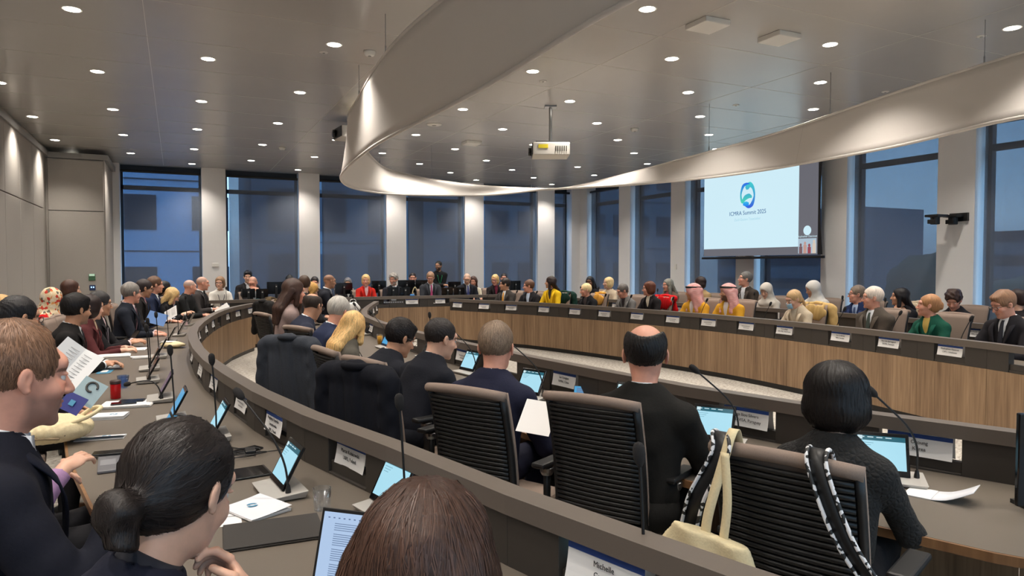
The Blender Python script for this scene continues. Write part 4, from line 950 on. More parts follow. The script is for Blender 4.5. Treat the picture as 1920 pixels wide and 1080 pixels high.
    if legs:
        key = (stand, round(zp, 2), round(sc_, 2), q); 
        if key not in LEGS:
            g_ = .014 if near else .022; Fl = Field(np.arange(-.3, .3, g_), np.arange(-.28, .72, g_), np.arange(.0, zp+.12, g_))
            Fl.ell(Pv-np.array([0, .02, .0]), (.175*sc_, .14*sc_, .10*sc_), None, k=.04)
            for s_ in (-1, 1): Fl.cap(Pv+rt*s_*.09, K[s_], .092*sc_, .070*sc_, k=.04, nz=fnoise(.004, 40, s_)); Fl.cap(K[s_], A_[s_]+np.array([0, 0, .03]), .070*sc_, .055*sc_, k=.02, nz=fnoise(.004, 40, s_))
            LEGS[key] = Fl.mesh('trousers')[0]
            m = Field(np.arange(-.25, .25, .012), np.arange(A_[1][1]-.12, A_[1][1]+.24, .012), np.arange(-.012, .14, .012))
            for s_ in (-1, 1): m.cap((A_[s_][0], A_[s_][1]-.05, .035), (A_[s_][0]*1.05, A_[s_][1]+.17, .03), .036, .032, k=.01); m.half((0, 0, .008), (0, 0, -1), k=.002); m.cap(A_[s_], A_[s_]+np.array([0, 0, .03]), .04, .04, k=.02)
            LEGS[key, 's'] = m.mesh('shoes')[0]
        link('trousers', LEGS[key], M_cloth, t_, color=s2l(*[c*.9 for c in (tc if top == 'suit' else (30, 30, 34))])); link('shoes', LEGS[key, 's'], M_black, t_)
    return t_, dict(Hc=Hc, Nb=Nb, W=W, El=El, rz=rz, o=(ox, oy), HL=HL, ax=ax, fwd=fwd, Pv=Pv)
def strands(t_, hm, HV, Hc, hR, style, hc, sc_, pid):
    from mathutils.bvhtree import BVHTree
    pol = np.zeros(len(hm.polygons)*4, np.int32); hm.polygons.foreach_get('vertices', pol)
    bv = BVHTree.FromPolygons([tuple(v) for v in HV], pol.reshape(-1, 4).tolist()); rn = np.random.RandomState(pid)
    n = {'buzz': 1500, 'bald_ring': 1500}.get(style, 2600); step, k = {'buzz': (.004, 3), 'bald_ring': (.006, 4), 'short': (.008, 5), 'shortthin': (.008, 5), 'swept': (.011, 5)}.get(style, (.017, 7))
    cro = Hc+hR@np.array([0, -.03, .115])*sc_; bun = Hc+hR@np.array([0, -.125, -.048])*sc_
    vs = []; fs = []; uv = []
    for i in rn.randint(0, len(HV), n):
        p = Vector(HV[i]); q = []; c = rn.rand(); lift = rn.rand()*.0022; sway = rn.randn(3)*.12
        for j in range(k):
            hit = bv.find_nearest(p)
            if hit[0] is None: break
            nn = hit[1]; p = hit[0]+nn*(.0006+lift*(j/k)); q.append((p.copy(), nn))
            if style == 'bun': f = Vector(bun)-p
            elif style in ('long', 'bob', 'bobfull') and p.z < Hc[2]+.02: f = Vector((0, 0, -1))
            elif style == 'swept': f = Vector(hR@np.array([.25, -1, .3]))
            else: f = p-Vector(cro)+Vector((0, 0, -.05))
            f = f.normalized()+Vector(sway); f = f-nn*f.dot(nn); f.normalize(); p = p+f*step
        if len(q) < 3: continue
        b0 = len(vs); L_ = len(q)
        for j, (pp, nn) in enumerate(q):
            d = (q[min(j+1, L_-1)][0]-q[max(j-1, 0)][0]).cross(nn); d = d.normalized() if d.length > 1e-9 else Vector((1, 0, 0)); wd = .0009*(1-.8*j/L_)
            vs += [pp-d*wd, pp+d*wd]; uv += [(c, j*.01), (c, j*.01)]
        fs += [(b0+2*j, b0+2*j+1, b0+2*j+3, b0+2*j+2) for j in range(L_-1)]
    me = bpy.data.meshes.new('hair_strands'); me.from_pydata(vs, [], fs); me.update(); u = me.uv_layers.new(name='UVMap')
    li = np.zeros(len(me.loops), np.int32); me.loops.foreach_get('vertex_index', li); u.data.foreach_set('uv', (np.array(uv)[li]*np.array([1., 1.])).astype(np.float32).ravel())
    link('hair_strands', me, M_hair, t_, True, color=s2l(*[min(255, c*1.18+6) for c in hc]))
LEGS = {}
def pattern_mat(name, kind):
    m = bpy.data.materials.new(name); m.use_nodes = True; t = m.node_tree; b = t.nodes['Principled BSDF']; b.inputs['Roughness'].default_value = .85
    c = t.nodes.new('ShaderNodeTexCoord')
    if kind == 'ghutra':
        n = t.nodes.new('ShaderNodeTexChecker'); n.inputs['Scale'].default_value = 95; n.inputs[1].default_value = (*s2l(200, 90, 90), 1); n.inputs[2].default_value = (*s2l(232, 205, 200), 1); t.links.new(c.outputs['Object'], n.inputs[0]); t.links.new(n.outputs[0], b.inputs['Base Color'])
    elif kind == 'scarf':
        n = t.nodes.new('ShaderNodeTexVoronoi'); n.inputs['Scale'].default_value = 34; r = t.nodes.new('ShaderNodeValToRGB'); r.color_ramp.interpolation = 'CONSTANT'
        els = [(0, (230, 205, 165)), (.25, (205, 60, 40)), (.38, (232, 212, 180)), (.6, (220, 150, 85)), (.72, (110, 105, 90)), (.82, (240, 225, 200))]
        r.color_ramp.elements[0].color = (*s2l(*els[0][1]), 1); r.color_ramp.elements[1].position = .25; r.color_ramp.elements[1].color = (*s2l(*els[1][1]), 1)
        for p, cc in els[2:]: e_ = r.color_ramp.elements.new(p); e_.color = (*s2l(*cc), 1)
        sx = t.nodes.new('ShaderNodeSeparateXYZ'); t.links.new(c.outputs['Object'], n.inputs['Vector']); t.links.new(n.outputs['Color'], sx.inputs[0]); t.links.new(sx.outputs[0], r.inputs[0]); t.links.new(r.outputs[0], b.inputs['Base Color'])
    elif kind == 'lace':
        n = t.nodes.new('ShaderNodeTexVoronoi'); n.inputs['Scale'].default_value = 55; n.feature = 'DISTANCE_TO_EDGE'; bp = t.nodes.new('ShaderNodeBump'); bp.inputs['Strength'].default_value = .9; bp.inputs['Distance'].default_value = .008
        t.links.new(c.outputs['Object'], n.inputs['Vector']); t.links.new(n.outputs['Distance'], bp.inputs['Height']); t.links.new(bp.outputs[0], b.inputs['Normal']); b.inputs['Base Color'].default_value = (*s2l(24, 23, 22), 1)
    return m
M_ghutra = pattern_mat('checked_headcloth', 'ghutra'); M_scarf = pattern_mat('floral_scarf', 'scarf'); M_lace = pattern_mat('lace_cloth', 'lace')
# ---------------------------------------------------------------- the office chair (one model, copied)
def make_chair(label):
    t_ = thing('office_chair', label, 'chair')
    def bk(x, z, o=0.):                         # point on the curved, reclined back shell
        f = (z-.46)/.56; return Vector((x, -.185-.10*f-.02*math.sin(f*PI)*-1+.38*x*x*.9-o, z))
    m = MB()
    for s_ in (-1, 1): m.tube([bk(s_*.225, z, .012) for z in np.linspace(.46, .99, 8)], [.014]*8, 8, sx=1.5)
    m.tube([bk(x, .47, .01) for x in np.linspace(-.225, .225, 7)], .014, 8)
    m.build('back_frame', M_black, t_, True)
    m = MB(); nz_ = 24
    for i in range(nz_):
        z = .50+i*(.455/(nz_-1)); pts = [bk(x, z, .028) for x in np.linspace(-.215, .215, 9)]
        m.tube(pts, .0085, 6, cap=True)
    m.build('ribbed_back', M_black, t_, True)
    m = MB(); nx, nz2 = 10, 10; vs = []
    for j in range(nz2+1):
        for i in range(nx+1): vs.append(bk(-.235+.47*i/nx, .48+.515*j/nz2, .0))
    m.add(vs, [(j*(nx+1)+i, j*(nx+1)+i+1, (j+1)*(nx+1)+i+1, (j+1)*(nx+1)+i) for j in range(nz2) for i in range(nx)])
    q = m.build('back_pad', M_taupe, t_, True); z_ = q.modifiers.new('t', 'SOLIDIFY'); z_.thickness = .022; z_.offset = -1
    m = MB(); m.tube([bk(x, 1.0-.012*(x/.235)**2, .016) for x in np.linspace(-.24, .24, 11)], .021, 10, sx=1.1); m.build('top_cap', M_taupe, t_, True)
    m = MB()
    prof = [(-.235, -.17), (.235, -.17), (.25, .1), (.225, .28), (-.225, .28), (-.25, .1)]
    m.add([(x, y, .405) for x, y in prof]+[(x, y, .455) for x, y in prof], [(5, 4, 3, 2, 1, 0), (6, 7, 8, 9, 10, 11)]+[(i, (i+1) % 6, 6+(i+1) % 6, 6+i) for i in range(6)])
    m.build('seat', M_taupe, t_, bevel=.02)
    for s_ in (-1, 1):
        m = MB(); m.box((s_*.285, .04, .655), (.075, .25, .025)); a = m.build('armrest', M_black, t_, bevel=.01)
        m = MB(); m.tube([(s_*.285, 0, .642), (s_*.285, 0, .50), (s_*.27, 0, .42), (s_*.18, 0, .40)], .018, 8); m.build('arm_post', M_black, a, True)
        m = MB(); m.lathe([(.026, .60), (.034, .615), (.034, .632), (.026, .64)], c=(s_*.285, 0, 0), n=18); m.build('arm_collar', M_steel, a)
    m = MB(); m.tube([(0, -.19, .47), (0, -.16, .40), (0, 0, .385)], .024, 8); m.box((0, 0, .385), (.22, .24, .045)); m.tube([(0, 0, .38), (0, 0, .10)], .026, 12); m.build('gas_column', M_black, t_)
    for k in range(5):
        a = 2*PI*k/5+.3; m = MB(); m.tube([(0, 0, .105), (.17*math.cos(a), .17*math.sin(a), .095), (.30*math.cos(a), .30*math.sin(a), .075)], [.028, .022, .014], 8); g = m.build('leg', M_steel, t_, True)
        m = MB(); m.tube([(.30*math.cos(a)-.02*math.sin(a), .30*math.sin(a)+.02*math.cos(a), .03), (.30*math.cos(a)+.02*math.sin(a), .30*math.sin(a)-.02*math.cos(a), .03)], .03, 12); m.build('caster', M_black, g)
    return t_
CHAIR = None
def put_chair(label, xy, heading, group='conference office chairs'):
    global CHAIR
    if CHAIR is None: CHAIR = make_chair(label); c = CHAIR
    else: c = copy_tree(CHAIR)
    c.location = (xy[0], xy[1], 0); c.rotation_euler = (0, 0, heading-PI/2); c.scale = (.96, 1.02, 1.045); c['label'] = label; c['group'] = group
    return c
# ---------------------------------------------------------------- people
HDG = PI/2-YAW
def place(cv, o, px, rng=None):
    best = None
    for u in np.linspace(*(rng or (0, cv.L)), 900):
        p = cv.off(u, o); v = np.array([p[0], p[1], 1.3])-_C; D = v@_F
        if D < .5: continue
        x = 960+FPX*(v@_R)/D
        if best is None or abs(x-px) < best[0]: best = (abs(x-px), u, p, D)
    return best[1:]
def z_at(p, py): v = np.array([p[0], p[1], CAMH]); D = lambda z: (np.array([p[0], p[1], z])-_C); zs = np.linspace(.8, 2.2, 281); ys = [540-FPX*(D(z)@_U)/(D(z)@_F) for z in zs]; return float(np.interp(-py, [-y for y in ys], zs))
PEOPLE = []
SCL = {}
def person(d, px, py, cv, o, hrel, hp=.1, brel=None, rng=None, chair=True, xy=None, q=None, turn=0., ch=None, **k):
    if xy is None: u, p, D = place(cv, o, px, rng)
    else: u = cv.near(xy); p = np.array(xy, float); D = float((np.array([p[0], p[1], 1.3])-_C)@_F)
    zt = z_at(p, py); ray = HDG-math.atan((px-960)/FPX)
    n = cv.nor(u); bh = math.atan2(-n[1], -n[0])+turn
    if brel is not None: bh = ray+math.radians(brel)
    hh = ray+math.radians(hrel); hy = (hh-bh+PI) % (2*PI)-PI
    if abs(hy) > 1.25: bh += (abs(hy)-1.25)*(1 if hy > 0 else -1); hy = max(-1.25, min(1.25, hy))
    s = FPX/D; q = q or ('near' if s > 330 else ('mid' if s > 170 else 'far'))
    lean = k.pop('lean', .14); zt = min(zt, 1.50) if not k.get('stand') else zt
    k.setdefault('sc_', 1.04 if s > 200 else (1.07 if s > 105 else 1.02))
    t_, r = build_person(len(PEOPLE), d, head=p, face=bh, zt=zt, q=q, hyaw=hy, hpit=hp, lean=lean, **k)
    if ch:
        tp = at_z(ch[0], ch[1], 1.045); c_ray = HDG-math.atan((ch[0]-960)/FPX)+math.radians(ch[2]); put_chair('office chair of the '+' '.join(d.split()[:12]), (tp[0]+.30*math.cos(c_ray), tp[1]+.30*math.sin(c_ray)), c_ray)
    elif chair and not k.get('stand'): put_chair('office chair of the '+' '.join(d.split()[:12]), (r['o'][0]-.03*math.cos(bh), r['o'][1]-.03*math.sin(bh)), bh)
    r.update(u=u, d=d, cv=cv, bh=bh, p=p, s=s, t=t_); PEOPLE.append(r)
    return r
BLK, NAVY, CHAR = (24, 24, 27), (27, 30, 46), (50, 50, 54)
# --- outer desk, left and front
person('balding man at left edge, navy suit, grey stubble, in profile', 42, 610, OUTL, 1.22, -74, .16, xy=(-.36, 2.08), q='near', hair='shortthin', hc=(112, 82, 62), brow=(80, 58, 44), skin='pink', tc=(20, 22, 33), amin=.62, hr=(.20, .30, 1.05), hl=(-.16, .34, ZD+.05), curl=.7, lean=.1, turn=.05, beard=((96, 80, 74), .55))
person('dark-haired woman with low bun leaning her chin on her hand', 338, 800, OUTL, 1.12, -42, .42, xy=(.0, 1.44), q='near', hair='bun', hc=(30, 24, 22), female=True, top='blazer', tc=(28, 30, 44), shirt=(34, 34, 44), arms='chinR', curl=.8, lean=.3, hroll=.0)
person('brown-haired woman seen from above at the bottom edge', 800, 925, OUTL, .92, -20, .25, q='near', hair='long', hc=(62, 42, 33), female=True, top='sweater', tc=(60, 55, 58), rng=(0, 3.2))
person('black-haired woman with dark glasses behind the balding man', 36, 558, OUTL, 1.15, -66, .22, hair='updo', hc=(26, 24, 26), skin='tan', female=True, glasses='rim', tc=(40, 38, 44), top='sweater', rng=(3.2, 9), q='near')
person('black-haired man in black suit clasping his hands on the desk', 143, 555, OUTL, .95, -60, .12, hair='swept', hc=(20, 17, 17), skin='tan', tc=(26, 24, 24), arms='clasp', tie=(40, 36, 44), beard=((50, 40, 36), .35), rng=(4, 9), q='near', lean=.22)
person('lilac-sleeved woman holding booklets behind the balding man', 20, 640, OUTL, 1.3, -80, .2, xy=(-.58, 3.15), hair='bob', hc=(50, 36, 30), female=True, top='sweater', tc=(178, 140, 180), arms='read', hr=(.06, .30, ZD+.17), hl=(-.12, .26, ZD+.10), rng=(3, 5.2), q='near')
person('blond person at far left edge behind the others', 4, 556, OUTL, 1.75, -50, .1, hair='short', hc=(205, 165, 110), female=True, top='sweater', tc=(60, 60, 66), rng=(4, 12))
person('woman in floral headscarf and bright red top', 97, 542, OUTL, 1.65, -40, .2, hair='scarf', hc=(230, 200, 160), skin='tan', female=True, top='sweater', tc=(205, 20, 25), rng=(6, 12))
person('brown-haired person with thin glasses nearest the beige wall', 133, 527, OUTL, 1.85, -75, .05, hair='bob', hc=(74, 48, 38), female=True, glasses='thin', top='sweater', tc=(60, 58, 60), rng=(8, 13))
person('woman in burgundy top with beige scarf, mostly hidden', 171, 556, OUTL, 1.0, -60, .1, hair='bob', hc=(38, 26, 24), female=True, top='blazer', tc=(84, 40, 42), shirt=(200, 180, 150), rng=(5.5, 10))
person('dark-haired man with glasses typing on a tablet', 187, 549, OUTL, 1.0, -78, .12, hair='short', hc=(44, 42, 42), skin='tan', glasses='thin', tc=(28, 27, 30), shirt=(230, 205, 208), arms='type', lanyard=(150, 140, 150), rng=(6.3, 11), q='mid')
person('grey-haired man with thin glasses in dark suit, arms on desk', 246, 532, OUTL, .92, -62, .1, hair='short', hc=(128, 122, 116), skin='pink', glasses='thin', tc=(30, 34, 44), shirt=(215, 195, 200), tie=(88, 60, 70), q='mid', rng=(7.5, 13))
person('dark-haired woman with glasses in black jacket reading', 271, 525, OUTL, .98, -80, .3, hair='updo', hc=(52, 44, 44), skin='tan', female=True, glasses='rim', top='blazer', tc=(36, 33, 33), shirt=(180, 140, 150), arms='read', rng=(8.5, 13), q='mid')
person('brown-haired man in blue suit behind the woman with glasses', 291, 520, OUTL, 1.15, -78, .05, hair='short', hc=(98, 72, 56), skin='pink', tc=(34, 42, 66), tie=(44, 50, 80), rng=(9, 14))
person('long-haired blonde woman in black reading a white leaflet', 322, 541, OUTL, .95, -80, .5, hair='long', hc=(205, 172, 118), female=True, glasses='thin', top='sweater', tc=(26, 26, 30), arms='read', rng=(9.5, 14))
person('black-haired person hidden behind the bald man in black jacket', 344, 528, OUTL, 1.5, -70, .1, hair='long', hc=(24, 22, 24), skin='tan', female=True, top='sweater', tc=(40, 40, 44), rng=(10, 15))
person('bald man in black jacket with clasped hands', 356, 525, OUTL, .92, -72, .2, hair='shaved', hc=(170, 150, 140), skin='pink', top='sweater', tc=(33, 34, 35), arms='clasp', rng=(10.5, 15))
person('bald man in grey suit and dark tie beside the white-topped woman', 380, 519, OUTL, .88, -85, .15, hair='shaved', hc=(180, 150, 135), skin='pink', tc=(62, 58, 58), tie=(30, 30, 36), arms='read', rng=(11.5, 15.2))
# --- head table and the rear row
person('woman in white jumper with glasses at the head table', 413, 520, HEAD, .75, 165, .05, hair='bob', hc=(128, 98, 72), female=True, glasses='rim', top='sweater', tc=(228, 224, 216), lanyard=(60, 60, 70))
person('bald man with glasses leaning his face on his hands', 474, 519, HEAD, .72, 165, .45, hair='shaved', hc=(170, 130, 110), skin='pink', glasses='rim', tc=(34, 32, 36), arms='face')
person('black-haired man in black suit behind the bald man', 465, 509, REAR, .5, 180, .1, hair='swept', hc=(22, 20, 22), skin='fair', tc=(36, 34, 36), desk_z=.74)
person('dark-haired person behind the left rear monitor', 543, 517, REAR, .5, 175, .5, hair='short', hc=(24, 22, 24), skin='tan', tc=CHAR, desk_z=.74)
person('dark-haired person facing front before the second far column', 590, 520, REAR, .5, 180, .2, hair='short', hc=(42, 34, 32), skin='pink', tc=CHAR, desk_z=.74)
person('grey-haired person whose forehead shows above a monitor', 652, 522, REAR, .5, 180, .2, hair='bob', hc=(110, 108, 110), skin='tan', female=True, tc=CHAR, desk_z=.74)
person('blonde woman in red jacket and pink top at the head table', 686, 516, HEAD, .75, 178, .1, hair='bob', hc=(216, 178, 120), skin='pink', female=True, top='blazer', tc=(196, 40, 30), shirt=(240, 200, 205))
person('bearded man with curly grey hair and round glasses', 738, 514, HEAD, .75, 160, .1, hair='curly', hc=(150, 146, 140), skin='pink', glasses='rim', tc=(34, 36, 44), tie=(26, 26, 30), beard=((170, 165, 158), .8))
person('short-haired man peeking over the rear monitors', 774, 512, REAR, .5, 180, .1, hair='buzz', hc=(40, 30, 28), skin='pink', tc=CHAR, desk_z=.74)
person('man in grey suit and pink tie looking down', 807, 511, HEAD, .72, 180, .42, hair='short', hc=(150, 116, 90), skin='pink', glasses='thin', tc=(54, 56, 62), tie=(196, 80, 130))
person('standing man with dark beard, black jumper and green lanyard', 822, 490, REAR, .42, 160, .05, hair='ponytail', hc=(30, 26, 24), skin='tan', glasses='rim', top='turtle', tc=(26, 28, 30), arms='cross', beard=((30, 24, 22), .92), lanyard=(40, 150, 100), stand=True, sc_=.93)
person('bald man in dark suit and blue tie looking down', 876, 513, HEAD, .74, 180, .42, hair='shaved', hc=(190, 160, 140), skin='fair', glasses='thin', tc=(26, 28, 36), tie=(60, 70, 130), lanyard=(60, 66, 110))
person('dark-haired woman in cream top half behind the bald man', 888, 519, REAR, .5, 170, .2, hair='long', hc=(70, 46, 36), skin='pink', female=True, top='sweater', tc=(220, 212, 190), desk_z=.74)
person('blonde woman with glasses in black blazer and burgundy top', 928, 516, HEAD, .80, 165, .2, hair='bobwave', hc=(206, 170, 112), skin='pink', female=True, glasses='rim', top='blazer', tc=(34, 28, 30), shirt=(120, 30, 60))
person('short-haired man seen behind the blonde woman with glasses', 945, 513, REAR, .5, 180, .05, hair='buzz', hc=(40, 34, 34), skin='pink', tc=CHAR, desk_z=.74)
# --- inner desk, people seen from behind, far to near
RI = (5.5, 14.5)
person('brown-haired man at the far end of the inner row', 570, 519, INN, .95, 20, .1, hair='short', hc=(70, 50, 38), tc=CHAR, rng=(10.5, 14.5))
person('bald man with black glasses at the far end of the inner row', 618, 515, INN, .75, -70, .15, hair='shaved', hc=(120, 85, 65), skin='tan', glasses='rim', tc=(40, 42, 50), rng=(11, 14.5))
person('golden-blonde woman with gathered hair, leaning in', 617, 531, INN, 1.0, -75, .5, hair='long', hc=(205, 158, 88), female=True, top='sweater', tc=(34, 38, 52), rng=(9.5, 13))
person('woman with dark maroon bob and navy jumper', 591, 531, INN, 1.1, -10, .2, hair='bobfull', hc=(42, 24, 28), female=True, top='sweater', tc=(26, 32, 60), rng=(9, 13))
person('short-haired dark man turned towards the room screen', 568, 531, INN, 1.15, -65, .1, hair='short', hc=(30, 24, 24), skin='tan', tc=CHAR, rng=(9, 12.5))
person('woman with long brown hair turned in profile', 551, 525, INN, 1.2, -70, .15, ch=(496, 567, -65), hair='long', hc=(62, 42, 34), skin='pink', female=True, top='sweater', tc=(150, 130, 126), rng=(8, 12))
person('woman with dark curly hair over a dark coat', 549, 546, INN, 1.15, -25, .25, ch=(487, 588, -70), hair='curlylong', hc=(50, 34, 26), female=True, top='sweater', tc=(40, 34, 32), rng=(7, 10.5))
person('balding man in navy suit with glasses bending forward', 586, 551, INN, 1.05, -38, .38, ch=(553, 614, -60), hair='bald_ring', hc=(52, 42, 36), skin='tan', glasses='rim', tc=(40, 44, 60), lean=.42, rng=(6.8, 9.5), q='mid')
person('grey-haired man in blue suit with black glasses bending forward', 635, 560, INN, 1.05, -45, .42, ch=(545, 636, -45), hair='short', hc=(176, 172, 164), skin='pink', glasses='rim', tc=(38, 46, 72), lean=.35, rng=(6, 8.6), q='mid')
person('woman with very long blonde hair and grey blazer', 662, 587, INN, 1.05, -30, .4, ch=(602, 655, -72), hair='long', hc=(212, 176, 118), female=True, top='blazer', tc=(88, 84, 76), lean=.25, rng=(5, 7.6), q='near', sc_=1.04)
person('black-haired man in black suit with wire glasses reading', 750, 603, INN, 1.0, -62, .42, ch=(672, 690, -48), hair='swept', hc=(26, 22, 22), skin='tan', glasses='thin', tc=(30, 32, 40), lean=.5, rng=(5, 7.2), q='near', turn=.2)
person('short-haired man in black suit with rimless glasses', 826, 600, INN, 1.0, -62, .28, hair='buzz', hc=(40, 34, 32), skin='fair', glasses='thin', tc=(28, 30, 38), lean=.42, rng=(4.2, 6.4), q='near', turn=.15)
person('man with thinning grey-brown hair in navy suit', 930, 607, INN, 1.12, -14, .2, ch=(866, 731, -40), hk=1.12, hair='shortthin', hc=(128, 108, 90), skin='pink', tc=(34, 36, 56), lanyard=(150, 150, 155), rng=(3.4, 5.6), q='near', brel=-28, lean=.2)
person('man in black suit with bald crown and black hair', 1210, 609, INN, .92, 0, .12, ch=(1102, 748, -30), hk=1.18, hair='bald_ring', hc=(26, 23, 22), skin='pink', tc=(30, 29, 27), rng=(2.2, 4.5), q='near', brel=-22, lean=.12)
person('woman with glossy black bob and black lace jacket', 1570, 688, INN, .98, ch=(1462, 856, -22), hk=1.17, hrel=-4, hp=.22, hair='bobfull', hc=(24, 20, 19), skin='fair', female=True, top='sweater', tc=(22, 22, 22), extra='lace', rng=(1.2, 3.4), q='near', brel=-12, lean=.22, sc_=.98)
# --- inner desk on the far side, facing left
person('man in grey suit and orange tie looking left', 947, 523, INF, 0.94, 95, .05, hair='short', hc=(36, 28, 26), skin='tan', tc=(58, 54, 52), tie=(216, 150, 50), rng=(0, 13), lean=.05)
person('man with red-framed glasses in black suit looking left', 991, 526, INF, 0.90, 92, .05, hair='short', hc=(96, 66, 50), skin='pink', glasses='rim', tc=(32, 30, 34), shirt=(190, 205, 225))
person('woman in bright yellow blazer with long dark hair', 1032, 519, INF, 0.94, 82, .0, hair='long', hc=(40, 27, 24), skin='tan', female=True, top='blazer', tc=(222, 180, 30), shirt=(50, 40, 40))
person('woman with very short blonde hair in black jacket', 1098, 533, INF, 0.92, 100, .12, hair='short', hc=(226, 200, 150), skin='pink', female=True, top='blazer', tc=(26, 26, 30), shirt=(60, 50, 50))
person('grey-haired woman in grey cardigan with glasses looking down', 1168, 534, INF, 0.92, 112, .35, hair='short', hc=(96, 90, 86), skin='pink', female=True, glasses='rim', top='blazer', tc=(112, 110, 108), shirt=(50, 42, 46))
person('woman with auburn bob in black blazer and cream blouse', 1217, 529, INF, 0.92, 98, .05, hair='bob', hc=(92, 50, 32), skin='pink', female=True, glasses='rim', top='blazer', tc=(34, 30, 32), shirt=(226, 216, 196))
person('man in red checked headcloth and gold robe, turned away', 1299, 533, INF, 0.94, 78, .1, hair='ghutra', hc=(210, 130, 130), skin='tan', top='robe', tc=(212, 156, 44), shirt=(225, 215, 215))
person('man in red checked headcloth and gold robe facing left', 1364, 533, INF, 0.94, 112, .05, hair='ghutra', hc=(210, 130, 130), skin='tan', top='robe', tc=(212, 156, 44), shirt=(225, 215, 215), beard=((40, 30, 28), .8))
person('blonde woman in blue face mask and beige jacket', 1489, 545, INF, 0.92, 125, .42, hair='ponytail', hc=(190, 156, 112), female=True, top='blazer', tc=(196, 180, 156), shirt=(210, 200, 180), mask=True)
person('white-haired man in brown-grey suit with folded arms', 1636, 540, INF, 0.94, 102, .05, hair='short', hc=(214, 200, 186), skin='pink', glasses='thin', tc=(84, 76, 68), tie=(60, 70, 62), arms='cross', q='mid', lean=.04)
person('ginger-blonde woman in dark green jacket', 1741, 553, INF, 0.90, 92, .0, hair='updo', hc=(172, 124, 84), skin='pink', female=True, top='blazer', tc=(22, 78, 62), shirt=(200, 170, 90), q='mid')
person('man in dark suit with glasses and swept-up ginger hair', 1882, 548, INF, 0.92, 128, .38, hair='swept', hc=(140, 104, 78), skin='pink', glasses='rim', tc=(34, 32, 36), tie=(34, 34, 44), q='mid', lean=.02)
# --- outer desk under the right-hand windows
person('smiling dark-skinned woman in black with long black hair', 1106, 519, OUTR, .62, 162, .1, hair='long', hc=(22, 20, 22), skin='brown', female=True, top='sweater', tc=(28, 28, 34))
person('blonde-bobbed woman in beige blouse', 1141, 521, OUTR, .62, 108, .0, hair='bob', hc=(220, 192, 140), skin='fair', female=True, top='sweater', tc=(206, 188, 164))
person('grey-haired woman in brown cardigan and pink dress', 1252, 524, OUTR, .62, 125, .1, hair='longside', hc=(126, 124, 114), skin='pink', female=True, glasses='thin', top='blazer', tc=(110, 88, 76), shirt=(205, 96, 110))
person('dark-haired woman in beige top behind the first headcloth', 1313, 520, OUTR, .62, 65, .05, hair='bobwave', hc=(50, 36, 32), skin='fair', female=True, top='sweater', tc=(180, 150, 108))
person('tall grey-haired man in brown suit and white shirt', 1397, 511, OUTR, .65, 108, -.12, hair='short', hc=(110, 106, 102), skin='pink', glasses='thin', tc=(66, 58, 52), lanyard=(190, 190, 190), sc_=1.05)
person('woman in pale headscarf looking down, near a white bag', 1437, 532, OUTR, .60, 150, .4, hair='hijab', hc=(214, 206, 194), skin='fair', female=True, top='sweater', tc=(206, 198, 186))
person('woman in white headscarf and white coat', 1524, 528, OUTR, .62, 118, .3, hair='hijab', hc=(222, 218, 210), skin='tan', female=True, top='sweater', tc=(214, 208, 198))
person('man with glasses in bright navy suit and patterned tie', 1607, 537, OUTR, .62, 102, .0, hair='short', hc=(128, 112, 98), skin='pink', glasses='rim', tc=(34, 48, 86), tie=(60, 80, 120), shirt=(170, 190, 220))
person('woman with long black hair, finger to her chin', 1688, 541, OUTR, .60, 92, .0, hair='long', hc=(26, 22, 24), skin='tan', female=True, top='sweater', tc=(30, 29, 33), arms='chinL', rng=(0, 13))
person('curly dark-haired woman in black jacket looking down', 1788, 546, OUTR, .60, 165, .5, hair='curly', hc=(58, 40, 34), skin='pink', female=True, top='blazer', tc=(38, 36, 40), shirt=(60, 40, 40))
person('dark-haired woman behind the man at the right edge', 1906, 543, OUTR, .60, 60, .1, hair='ponytail', hc=(44, 30, 28), skin='fair', female=True, top='sweater', tc=(40, 36, 40))
